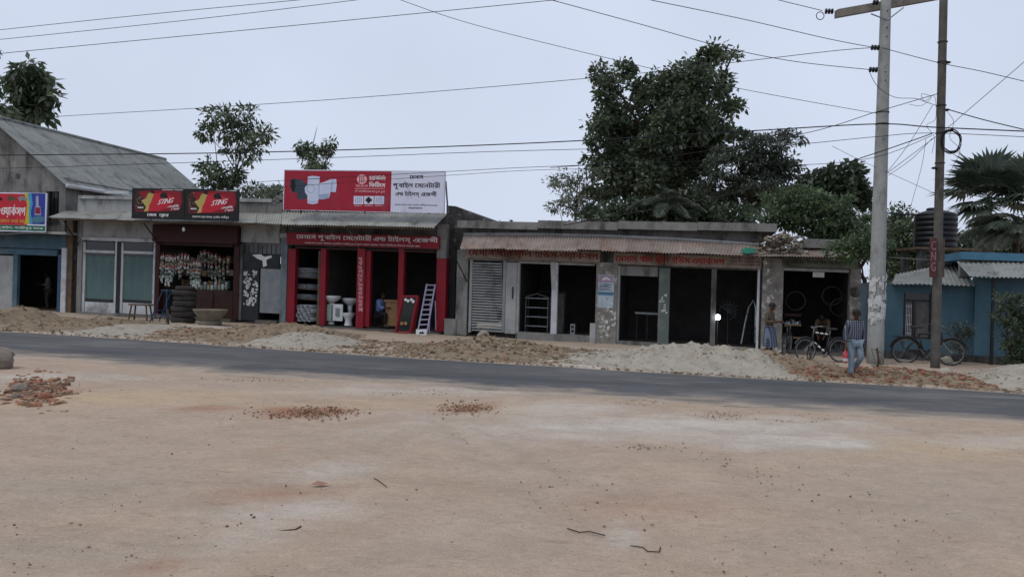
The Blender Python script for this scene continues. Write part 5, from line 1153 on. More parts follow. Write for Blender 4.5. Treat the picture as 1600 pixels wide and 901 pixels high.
for x0, x1, d_, mm, lb in ((1452.5, 1463.8, -.16, 'ink_dr', 'faded red vertical sign lettered down its face on the thin pole'), (1469.5, 1475.5, .02, 'brown', 'dark back board of the pole sign')):
    Ys = YT + d_; s = thing('pole_sign', lb, 'sign', P3((x0 + x1) / 2, 433, Ys)); A_, B_, C_, D_ = P3(x0, 433, Ys), P3(x1, 433, Ys), P3(x1 + 1, 372, Ys), P3(x0 + 1, 372, Ys); off = Vector((0, .03, 0))
    MB().hexa([A_, B_, B_ + off, A_ + off, D_, C_, C_ + off, D_ + off]).build('board', mat('faded_red_board', '#5c3533', '#452626', 4, .8, .1, 20, stain='#7a5f5a', st_amt=.35) if mm == 'ink_dr' else mm, s)
    if mm == 'ink_dr':
        for k, ch in enumerate('CNG'):
            sp_, a_, b2 = outline(ch); mb = MB(); c0 = A_.lerp(D_, .70 - .27 * k) + (B_ - A_) * .18 + Vector((0, -.004, 0)); sx, sz = .62 * (B_ - A_).length / (b2 - a_), .24 * (D_ - A_).length / .72
            for y0_, y1_, xa0, xa1, xb0, xb1 in sp_:
                mb.add([c0 + Vector(((x - a_) * sx, 0, y * sz)) for x, y in ((xa0 - .03, y0_), (xb0 + .03, y0_), (xb1 + .03, y1_), (xa1 - .03, y1_))], [(0, 1, 2, 3)])
            mb.build('lettering', mat('faded_pink_lettering', '#917478', '#70565b', 9, .8, 0), s)
# water tank on its stand behind the blue house
wt = thing('water_tank', 'black ribbed plastic water tank on a raised stand behind the blue house', 'water tank', P3(1461, 388, 30)); o = ORG[wt.name]; rt_ = .72
prof = [(rt_ * .98, 0)]
for k in range(6): z0 = .04 + k * .19; prof += [(rt_, z0), (rt_, z0 + .13), (rt_ * .965, z0 + .15), (rt_ * .965, z0 + .18)]
prof += [(rt_, 1.2), (rt_ * .9, 1.27), (rt_ * .55, 1.36), (rt_ * .3, 1.39), (.02, 1.39)]
MB().lathe(o, prof, 36).build('tank_body', 'tank', wt, smooth=True); MB().lathe(o + Vector((-.1, 0, 1.39)), [(.24, -.02), (.24, .05), (.2, .08)], 18).build('tank_lid', 'tank', wt)
MB().tube([o + Vector((-.72, 0, 1.2)), P3(1385, 333, 30)], .03, 6).build('inlet_pipe', 'steel_dark', wt)
tst = thing('tank_stand', 'dark timber and brick stand under the black water tank', 'stand', o - Vector((0, 0, 2.6)))
MB().bx(o.x - 1.05, o.x + 1.15, o.y - .8, o.y + .8, o.z - .09, o.z - .004).build('platform', 'brown', tst)
for sx in (-.8, .8):
    for sy in (-.6, .6): MB().bx(o.x + sx - .12, o.x + sx + .12, o.y + sy - .12, o.y + sy + .12, o.z - 2.9, o.z - .092).build('leg', 'conc_dark', tst)

# ------------------------------------------------------------------ overhead wires
def wire(label, pts, r=.009, name='power_line', cat='cable', m='wire'):
    """pts: (px, py, depth) in the photo's own pixels; smoothed"""
    P = [P3(*p) for p in pts]; out = []
    for i in range(len(P) - 1):
        p0, p1, p2, p3 = P[max(0, i - 1)], P[i], P[i + 1], P[min(len(P) - 1, i + 2)]
        for k in range(8):
            t_ = k / 8; out.append(.5 * ((2 * p1) + (p2 - p0) * t_ + (2 * p0 - 5 * p1 + 4 * p2 - p3) * t_ ** 2 + (3 * p1 - p0 - 3 * p2 + p3) * t_ ** 3))
    out.append(P[-1]); MB().tube(out, r, 5).build(name, m, None, loc=P[0], label=label, cat=cat, group='overhead wires')
wire('uppermost of the wires climbing from the left edge out of the sky', [(-120, 61, 26), (0, 47, 25.5), (240, 22, 24), (470, 0, 23), (700, -24, 22)])
wire('second of the wires climbing from the left edge out of the sky', [(-120, 73, 26), (0, 62, 25.5), (300, 31, 24), (560, 0, 23), (760, -26, 22)])
wire('third of the wires climbing from the left edge, ending near the middle top', [(-120, 98, 26), (0, 84, 25.5), (430, 43, 24), (850, 2, 22.5), (960, -10, 22)], .010)
wire('wire running from the left tree past the big tree to the upper pole insulator', [(-60, 193, 32), (75, 183, 31), (500, 157, 28), (925, 122, 25.5), (1153, 97, 24), (1300, 80, 23.4), (1360, 75, YP - .15)], .010)
wire('thin wire falling from the middle top behind the big tree to the pole band', [(560, -24, 22), (625, 0, 22), (745, 40, 22.4), (970, 96, 22.8), (1153, 138, 23), (1366, 177, YP - .2)], .008)
wire('wire falling from the middle top to the lower pole insulator', [(820, -10, 21), (860, 0, 21), (1000, 38, 21.8), (1130, 74, 22.4), (1240, 96, 22.8), (1358, 109, YP - .15)], .010)
wire('wire falling from the top edge to the upper pole insulator', [(985, -8, 21), (1015, 0, 21), (1160, 30, 22), (1290, 60, 22.8), (1362, 74, YP - .15)], .010)
wire('short wire to the crossarm end insulator', [(1180, -10, 22.6), (1215, 0, 22.7), (1285, 17, YP - .18)], .010)
wire('thick main cable strung across the whole street at roof height', [(-80, 243, 27), (60, 242, 26.5), (400, 238, 25.5), (800, 225, 24.5), (1150, 206, 23.6), (1366, 194, YP - .22), (1460, 199, YT - .14), (1620, 206, 21.5)], .017)
wire('second cable just below the main cable, paler and thinner', [(-80, 264, 27), (45, 262, 26.6), (500, 247, 25), (800, 236, 24.4), (1150, 228, 23.6), (1240, 226, 23.4), (1366, 214, YP - .24), (1456, 208, YT - .14), (1620, 215, 21.5)], .009)
wire('thin cable sagging over the billboard to the thin pole', [(300, 292, 27), (390, 285, 26.6), (700, 268, 25), (860, 260, 24.6), (1110, 252, 23.8), (1240, 258, 23.3), (1366, 246, 23.05), (1456, 212, YT - .14)], .008)
wire('lowest thin cable crossing the billboard face level', [(300, 300, 27), (440, 292, 26.6), (700, 274, 25), (860, 265, 24.6), (1110, 262, 23.8)], .007)
wire('service cable dropping from the thin pole to the workshop roof', [(880, 352, 27), (930, 343, 26.5), (1100, 312, 25), (1260, 273, 23.8), (1366, 240, 23.0), (1456, 209, YT - .14)], .014)
wire('slack cable from the pole band through the big tree', [(860, 262, 24), (1020, 248, 23.8), (1250, 210, 23.4), (1366, 176, YP - .2), (1420, 160, 22.9), (1467, 146, YT - .14)], .010)
wire('wire joining the concrete pole top to the thin pole and on to the right edge', [(1378, 75, YP - .16), (1466, 98, YT - .14), (1540, 113, 22), (1640, 137, 21)], .010)
wire('steep stay wire rising from the thin pole to the right edge', [(1387, 270, 23), (1480, 200, 22.6), (1506, 178, 22.3), (1600, 97, 21), (1640, 62, 20.5)], .008)
wire('cable leaving the thin pole insulator to the right edge', [(1484, 172, YT - .1), (1540, 188, 22), (1640, 212, 21)], .014)
wire('steep thin wire between the thin pole and the concrete pole, upper one', [(1387, 268, YP - .1), (1420, 225, 22.9), (1457, 165, YT - .15)], .007)
wire('steep thin wire between the thin pole and the concrete pole, lower one', [(1388, 274, YP - .1), (1425, 248, 22.9), (1457, 216, YT - .15)], .007)
wire('thin wire dropping past the concrete pole towards the water tank', [(1300, 228, 23.6), (1343, 250, 23.4), (1400, 275, 23), (1460, 302, YT - .14)], .006)
wire('drooping loop of wire from the lower insulator to the thin pole', [(1358, 112, YP - .15), (1372, 136, 23), (1398, 152, 22.9), (1430, 154, 22.8), (1448, 160, 22.7), (1463, 165, YT - .14)], .008)
wire('tangled curl of wire beside the thin pole', [(1420, 163, 22.9), (1440, 165, 22.8), (1455, 152, 22.7), (1440, 147, 22.7), (1445, 158, 22.6), (1460, 150, 22.5), (1462, 185, 22.5), (1448, 196, 22.5), (1460, 215, 22.5), (1456, 240, 22.5)], .006)
wire('thin cable hanging along the right of the thin pole', [(1476, 170, YT - .13), (1490, 190, 22.4), (1484, 215, 22.4), (1500, 235, 22.4), (1488, 262, 22.4), (1480, 285, 22.4)], .006)
wire('thin drop wire hanging from the cables down to the tank', [(1447, 215, 22.7), (1440, 260, 24), (1423, 322, 26)], .006)
wire('green pipe running level from the concrete pole to the blue house roof', [(1388, 402, 24.5), (1455, 406, 24.5)], .016, 'thin_pipe', 'pipe', 'green')

# ------------------------------------------------------------------ trees
rngn = np.random.default_rng(5)
def leaves(parent, name, blobs, n, leaf, m, clump=.32, droop=.35, asp=.42, per=26, shell=.5, flat=1.0):
    """many small folded leaves in clumps through the volume of the given ellipsoids"""
    C = np.array([list(b[0]) for b in blobs]); RR = np.array([b[1:4] for b in blobs]); wt = (RR[:, 0] * RR[:, 2]); wt = wt / wt.sum()
    nc = max(len(blobs) * 3, n // per); ib = rngn.choice(len(blobs), nc, p=wt); dv = rngn.normal(size=(nc, 3)); dv /= np.linalg.norm(dv, axis=1)[:, None]
    rad = shell + (1 - shell) * rngn.random(nc) ** .6; rad *= rngn.random(nc) ** .12 * (1 + .12 * rngn.normal(size=nc)); cc = C[ib] + dv * RR[ib] * rad[:, None]
    cs = clump * (.6 + .8 * rngn.random(nc)); ic = rngn.integers(0, nc, n); g = rngn.normal(size=(n, 3)); g /= np.maximum(1, np.linalg.norm(g, axis=1) / 1.9)[:, None]; g[:, 2] *= .75 * flat
    p = cc[ic] + g * cs[ic][:, None] * .62
    out = (p - C[ib[ic]]) / RR[ib[ic]]; out /= np.linalg.norm(out, axis=1)[:, None] + 1e-6
    ax = out * .7 + rngn.normal(size=(n, 3)) * .6; ax[:, 2] -= droop; ax /= np.linalg.norm(ax, axis=1)[:, None]
    nr = rngn.normal(size=(n, 3)) * .55 + np.array([0, 0, 1.0]); sd = np.cross(ax, nr); sd /= np.linalg.norm(sd, axis=1)[:, None] + 1e-6; nr = np.cross(sd, ax)
    L = leaf * (.65 + .7 * rngn.random(n))[:, None]
    V = np.stack([p, p + ax * L * .45 + sd * L * asp * .5 + nr * L * .08, p + ax * L, p + ax * L * .45 - sd * L * asp * .5 + nr * L * .08], 1).reshape(-1, 3)
    V -= np.array(ORG[parent.name]); I = np.arange(n) * 4
    T = np.stack([I, I + 1, I + 2, I, I + 2, I + 3], 1).astype(np.int32).ravel()
    me = bpy.data.meshes.new(name); me.vertices.add(len(V)); me.vertices.foreach_set('co', V.astype(np.float32).ravel()); me.loops.add(len(T)); me.loops.foreach_set('vertex_index', T)
    me.polygons.add(len(T) // 3); me.polygons.foreach_set('loop_start', np.arange(0, len(T), 3, dtype=np.int32)); me.update(calc_edges=True); me.materials.append(M[m] if isinstance(m, str) else m)
    o = bpy.data.objects.new(name, me); col.objects.link(o); o.parent = parent; ORG[o.name] = ORG[parent.name]; return o
def tree(name, label, Y, blobs, n, leaf, m, base=None, r0=.22, cat='tree', jy=.5, limbs=12, **k):
    """blobs in photo pixels (x, y, rx[, ry]) at depth Y"""
    B = []
    for b in blobs:
        rx = b[2] * Y / F; rz = (b[3] if len(b) > 3 else b[2]) * Y / F; d = (b[4] if len(b) > 4 else random.uniform(-jy, jy) * 2.0)
        c = P3(b[0], b[1], Y + d); B.append((c, rx, max(rx, rz) * .95, rz))
    bx = base if base else sum(b[0] for b in blobs) / len(blobs)
    a_, _b = ray(bx, 480); u, d, _ = UDH((a_ * Y, Y, 0)); root = W(u, d, 0); t = thing(name, label, cat, root)
    lo = min(b[0].z for b in B); hi = max(b[0].z for b in B); fork = root + Vector((0, 0, max(.6, (lo - root.z) * .85)))
    topc = max(B, key=lambda b: b[0].z)[0]; mid = fork.lerp(topc, .5) + Vector((0, .1, 0))
    mb = MB(); mb.tube([root - Vector((0, 0, .2)), root.lerp(fork, .5) + Vector((.05, 0, 0)), fork, mid, topc], [r0 * 1.2, r0, r0 * .85, r0 * .5, r0 * .12], 8)
    for b in random.sample(B, min(limbs, len(B))):
        s = fork.lerp(mid, random.random()) if b[0].z > fork.z + 1 else root.lerp(fork, .9); e = b[0]; q = s.lerp(e, .5) + Vector((random.uniform(-.3, .3), random.uniform(-.3, .3), random.uniform(-.1, .4)))
        mb.tube([s, q, e, e + (e - q) * .12], [r0 * .38, r0 * .26, r0 * .12, r0 * .04], 5)
    mb.build('trunk', 'bark', t, smooth=True); leaves(t, 'crown', B, n, leaf, m, **k); return t
M['leaf_dark'] = leafmat('dark_green_leaves', (.058, .086, .052), (.125, .158, .088), .36)
M['leaf_mid'] = leafmat('mid_green_leaves', (.060, .090, .050), (.115, .150, .075), .32)
M['leaf_grey'] = leafmat('dusty_grey_green_leaves', (.062, .080, .062), (.110, .132, .095), .32)
M['leaf_bright'] = leafmat('fresh_green_leaves', (.060, .098, .046), (.105, .150, .068), .35)
M['leaf_pale'] = leafmat('pale_thin_leaves', (.11, .14, .095), (.19, .22, .15), .4)
M['leaf_black'] = leafmat('deep_green_leaves', (.036, .056, .034), (.075, .102, .055))
M['frond'] = leafmat('palm_frond_green', (.062, .088, .066), (.115, .142, .100), .2)
M['frond_grey'] = leafmat('dry_grey_frond', (.06, .075, .055), (.10, .11, .08), .15)

tree('tall_tree', 'tallest broad dark tree rising behind the grey workshop roof', 45,
     [(938, 116, 9), (958, 128, 11), (980, 112, 13), (1000, 135, 15), (1028, 112, 13), (1052, 116, 14), (1040, 138, 20), (1080, 112, 15), (1106, 92, 18), (1122, 84, 12), (1143, 90, 9), (944, 150, 14), (962, 158, 12), (985, 165, 18), (1015, 165, 24), (1060, 160, 26), (1098, 135, 26), (1128, 130, 15), (1132, 160, 14), (1152, 168, 9), (934, 203, 10), (955, 212, 14), (975, 205, 18), (1010, 205, 28), (1050, 200, 28), (1090, 190, 28), (1122, 190, 15), (1138, 208, 8), (965, 240, 20), (995, 245, 26), (1035, 250, 32), (1072, 232, 24), (952, 290, 22), (985, 298, 26), (1020, 300, 28), (1055, 300, 26), (915, 312, 14), (1088, 318, 20), (940, 322, 22), (925, 285, 12), (946, 172, 13), (962, 186, 15), (942, 192, 11), (930, 222, 10), (932, 130, 8), (1055, 175, 24, 24, -2.2), (1045, 205, 26, 24, -2.2), (1075, 150, 20, 20, -1.8), (1020, 235, 24, 24, -2), (1098, 242, 24), (1108, 215, 20), (1092, 275, 26), (960, 268, 24), (938, 252, 12), (1112, 300, 22), (1010, 275, 30), (1050, 270, 30)],
     36000, .29, 'leaf_dark', base=1040, r0=.4, clump=.46, jy=.8, asp=.55, per=60, shell=.5)
tree('layered_tree', 'feathery dark tree with layered sprays right of the tallest tree', 42,
     [(1155, 240, 34, 14), (1130, 262, 30, 14), (1194, 226, 32, 12), (1232, 216, 18, 9), (1178, 256, 40, 14), (1226, 246, 20, 8), (1215, 268, 30, 12), (1130, 292, 40, 18), (1180, 285, 42, 16), (1235, 262, 12, 6), (1165, 215, 14, 7), (1160, 312, 50, 20), (1210, 312, 40, 18)],
     11000, .27, 'leaf_grey', base=1160, r0=.2, clump=.46, per=44, flat=.4, droop=.15, asp=.4)
tree('pale_tree', 'thin pale leaved young tree left of the tallest tree', 40, [(888, 276, 22), (878, 296, 18), (905, 290, 18), (893, 317, 22), (920, 275, 14), (872, 322, 12), (904, 262, 9), (935, 270, 14), (868, 285, 9)], 1500, .20, 'leaf_pale', base=895, r0=.07, clump=.34, shell=.3)
tree('low_tree', 'dark low leafy tree filling behind the workshop roof under the tall tree', 39, [(925, 340, 16, 10), (955, 338, 26, 18), (1000, 335, 32, 20), (1050, 338, 34, 22), (1100, 338, 34, 20), (1150, 340, 34, 18), (1075, 318, 24, 16)], 9000, .28, 'leaf_black', base=1010, r0=.14, clump=.4)
tree('round_leaf_tree', 'small dark glossy leaved tree behind the repair shop', 40, [(1272, 288, 18), (1298, 282, 16), (1322, 272, 14), (1338, 286, 13), (1308, 298, 22), (1285, 305, 18), (1344, 308, 18), (1260, 300, 12)], 3600, .34, 'leaf_black', base=1300, r0=.12, clump=.36, asp=.6, shell=.35)
tree('bright_tree', 'fresh bright green bushy tree overhanging the repair shop roof', 31, [(1220, 316, 28, 16), (1255, 312, 30, 16), (1205, 336, 24, 12), (1235, 340, 36, 20), (1280, 340, 36, 20), (1318, 348, 36, 22), (1345, 368, 26, 20), (1290, 366, 34, 18), (1330, 384, 26, 14), (1366, 350, 16, 18), (1300, 318, 30, 14), (1372, 378, 12, 12), (1345, 395, 14, 6), (1250, 300, 24, 10), (1335, 390, 22, 13, -6.8), (1357, 372, 15, 16, -6.8), (1312, 397, 13, 6, -6.8), (1345, 404, 11, 6, -7.0)], 19000, .16, 'leaf_bright', base=1350, r0=.1, clump=.34, per=55, flat=.5, droop=.2)
tree('backyard_tree', 'dark bush mass seen between the two poles behind the water tank', 36, [(1398, 352, 22, 18), (1418, 368, 26, 24), (1392, 385, 22, 22), (1420, 400, 30, 24), (1395, 418, 24, 18), (1408, 335, 14, 10), (1440, 420, 30, 16)], 7000, .22, 'leaf_mid', base=1405, r0=.1, clump=.34)
tree('backyard_tree', 'dark tree mass behind the palm and the blue house roof', 44, [(1500, 385, 34, 24), (1545, 380, 36, 26), (1590, 372, 40, 28), (1630, 360, 40, 30), (1480, 400, 26, 18)], 7000, .3, 'leaf_black', base=1560, r0=.14, clump=.42)
tree('slender_tree', 'slender open crowned tree behind the twin drink signs', 40,
     [(331, 181, 15), (350, 180, 13), (387, 178, 15), (372, 188, 12), (321, 206, 12), (349, 206, 17), (375, 204, 16), (413, 211, 13), (400, 222, 12), (380, 228, 18), (396, 246, 9), (362, 238, 13), (389, 256, 7), (325, 262, 13), (348, 272, 20), (374, 276, 8), (322, 276, 11), (360, 290, 20), (385, 298, 13), (335, 288, 14), (400, 300, 12)],
     2900, .30, 'leaf_mid', base=352, r0=.08, clump=.30, per=20, shell=.35, droop=.45, asp=.36)
tree('slender_tree', 'small tree top with a bare twig above the red billboard', 38, [(478, 240, 14), (494, 244, 14), (508, 234, 11), (516, 222, 6), (485, 256, 10), (500, 256, 10), (470, 232, 8)], 1000, .26, 'leaf_mid', base=490, r0=.05, clump=.24, shell=.3, droop=.45, asp=.34)
MB().tube([P3(489, 225, 38), P3(494, 205, 38), P3(495.5, 198, 38)], [.02, .012, .006], 4).build('bare_twig', 'bark', bpy.data.objects['slender_tree.001'])
tree('pale_shrub', 'pale bushy shrub tops showing above the grey parapet', 38, [(405, 304, 12, 8), (425, 304, 14, 9), (415, 296, 9, 6), (440, 300, 8, 12)], 1000, .2, 'leaf_pale', base=422, r0=.05, clump=.25)
tree('round_leaf_tree', 'dark large leaved tree top behind the gabled roof at the left', 46, [(44, 108, 12), (58, 122, 12), (34, 112, 10), (36, 138, 15), (68, 150, 10), (50, 150, 14), (78, 152, 5), (42, 168, 14), (60, 172, 9), (28, 180, 10), (14, 186, 9), (48, 130, 14), (66, 138, 9)], 1900, .58, 'leaf_dark', base=45, r0=.18, clump=.5, droop=.9, asp=.42)
tree('round_leaf_tree', 'dark leafy branch end at the left picture edge above the roof', 40, [(-10, 84, 8), (-10, 112, 11), (-6, 150, 10), (-20, 130, 20), (-34, 160, 34), (-6, 12, 7), (-40, 60, 26), (0, 176, 7)], 900, .55, 'leaf_dark', base=-30, r0=.18, clump=.45, droop=.9, asp=.5)

def frond(t, c, dirv, ln, m, fan=True, nleaf=30):
    """one palm leaf: stalk and a pleated fan (or feather) of narrow blades"""
    up = Vector((0, 0, 1)); d0 = dirv.normalized(); sd = d0.cross(up); sd = sd.normalized() if sd.length > .05 else Vector((1, 0, 0)); mb = MB()
    if fan:
        hub = c + d0 * ln * .45; mb.tube([c, hub], .02, 4)
        nrm = sd.cross(d0)
        for k in range(nleaf):
            an = -2.1 + 4.2 * k / (nleaf - 1); dv = d0 * math.cos(an) + sd * math.sin(an); wv = -d0 * math.sin(an) + sd * math.cos(an); L_ = ln * .62 * (.8 + .2 * math.cos(an)) * random.uniform(.9, 1.05); tip = hub + dv * L_ + nrm * (-.05 + random.uniform(-.05, .05)) * ln - up * (.12 * L_ * random.uniform(.5, 1.4))
            a = hub + dv * L_ * .5 + wv * L_ * .075 + nrm * .03; b_ = hub + dv * L_ * .5 - wv * L_ * .075 + nrm * .03; q = hub + dv * L_ * .55 - nrm * .03
            mb.add([hub, a, tip, b_, q], [(0, 1, 4), (1, 2, 4), (2, 3, 4), (3, 0, 4)])
    else:
        P = [c + d0 * ln * k / 10 - up * (.55 * ln * (k / 10) ** 2.2) for k in range(11)]; mb.tube(P, [.03 - .0025 * k for k in range(11)], 4)
        for k in range(1, 40):
            s = k / 40; i = min(9, int(s * 10)); p = P[i].lerp(P[i + 1], s * 10 - i); tg = (P[i + 1] - P[i]).normalized()
            for sg in (-1, 1):
                L_ = ln * .30 * math.sin(math.pi * min(1, s * .85 + .15)) ** .6; dv = (sd * sg + tg * .7 - up * random.uniform(.1, .5)).normalized(); tip = p + dv * L_ - up * L_ * .25; md = p + dv * L_ * .5; wv = tg * .022
                mb.add([p, md + wv, tip, md - wv], [(0, 1, 2), (0, 2, 3)])
    mb.build('frond', m, t)
def palm(name, label, px, py, Y, fr, trunk=True, fan=True):
    c = P3(px, py, Y); u, d, _ = UDH(c); root = W(u, d, 0); t = thing(name, label, 'palm tree', root)
    MB().tube([root - Vector((0, 0, .2)), root.lerp(c, .5), c], [.2, .17, .13], 10).build('trunk', 'bark', t, smooth=True)
    for an, el, ln, m in fr:
        frond(t, c + Vector((0, 0, .05)), Vector((math.cos(R(an)) * math.cos(R(el)), math.sin(R(an)) * math.cos(R(el)), math.sin(R(el)))), ln, m, fan)
    return t
palm('fan_palm', 'fan leaved palm rising behind the blue house roof', 1546, 312, 38, [(200, 35, 2.6, 'frond'), (170, 60, 2.6, 'frond'), (250, 75, 2.5, 'frond'), (20, 65, 2.6, 'frond'), (350, 45, 2.6, 'frond'), (330, 20, 2.5, 'frond'), (180, 10, 2.7, 'frond'), (205, -12, 2.3, 'frond'), (280, 40, 2.2, 'frond'), (300, 10, 2.0, 'frond'), (240, 15, 2.2, 'frond'), (0, 5, 2.2, 'frond'), (90, 70, 2.2, 'frond'), (195, 55, 2.5, 'frond'), (155, 30, 2.5, 'frond'), (230, 40, 2.3, 'frond'), (30, 30, 2.5, 'frond'), (215, -25, 2.4, 'frond'), (340, -15, 2.4, 'frond'), (265, -5, 2.0, 'frond')])
palm('fan_palm', 'second fan palm cut off at the right picture edge', 1606, 310, 37, [(200, 40, 2.2, 'frond'), (170, 15, 2.2, 'frond'), (230, 65, 2.2, 'frond'), (190, -10, 2.2, 'frond'), (0, 50, 2.2, 'frond'), (280, 20, 2.1, 'frond'), (240, 0, 2.1, 'frond')])
palm('feather_palm', 'low palm with grey drooping feather fronds over the blue roof slab', 1588, 366, 34, [(190, 25, 3.1, 'frond_grey'), (205, 10, 2.8, 'frond_grey'), (215, 35, 2.6, 'frond'), (175, 40, 2.6, 'frond_grey'), (0, 30, 2.5, 'frond'), (240, 30, 2.2, 'frond_grey'), (160, 20, 2.6, 'frond'), (183, 45, 2.9, 'frond_grey'), (197, -5, 2.6, 'frond_grey'), (222, 12, 2.4, 'frond_grey'), (210, 55, 2.4, 'frond_grey'), (255, 10, 2.0, 'frond_grey')], fan=False)
palm('feather_palm', 'low palm half hidden in the dark trees behind the workshop', 1040, 318, 37.5, [(190, 20, 2.0, 'frond_grey'), (350, 20, 2.0, 'frond_grey'), (225, 25, 1.9, 'frond_grey'), (310, 25, 1.9, 'frond_grey'), (270, 50, 1.8, 'frond_grey'), (250, 5, 1.8, 'frond'), (295, 5, 1.8, 'frond')], fan=False)
def shrub(label, px, d, blobs, n, leaf, m, cat='shrub', name='shrub'):
    Y = W(FP(px, 480, d)[0], d, 0).y; return tree(name, label, Y, [b + (0,) if len(b) == 4 else b for b in blobs], n, leaf, m, base=px, r0=.03, cat=cat, jy=.15, clump=.14, shell=.35)
shrub('tall leafy roadside shrub at the right picture edge', 1580, -1.6, [(1572, 470, 22, 14), (1596, 478, 24, 18), (1566, 492, 14, 10), (1590, 505, 20, 18), (1582, 535, 18, 20), (1600, 545, 22, 22), (1588, 562, 18, 12), (1615, 500, 24, 40)], 5200, .11, 'leaf_mid')
shrub('thin grey straggly bush behind the front of the parked bicycle', 1500, -.6, [(1490, 514, 11, 9), (1505, 520, 13, 11), (1498, 538, 14, 12), (1512, 508, 6, 5)], 900, .09, 'leaf_grey')
shrub('small weed tuft at the foot of the thick concrete pole', 1372, -3.2, [(1370, 576, 6, 4), (1378, 573, 5, 4)], 220, .06, 'leaf_mid', 'weed', 'weed')
shrub('small green weed clump beside the first bicycle wheel', 1266, -3.4, [(1262, 566, 8, 3.5), (1270, 569, 7, 3)], 260, .06, 'leaf_bright', 'weed', 'weed')
shrub('tiny weed beside the base of the tyre stack', 262, -2.8, [(259, 510, 6, 3)], 120, .05, 'leaf_mid', 'weed', 'weed')
tree('hedge', 'far dark hedge line closing the gap beside the blue house', 60, [(1350 + 40 * k, 450, 40, 22) for k in range(8)], 5000, .4, 'leaf_black', base=1480, r0=.1, clump=.6, cat='hedge')

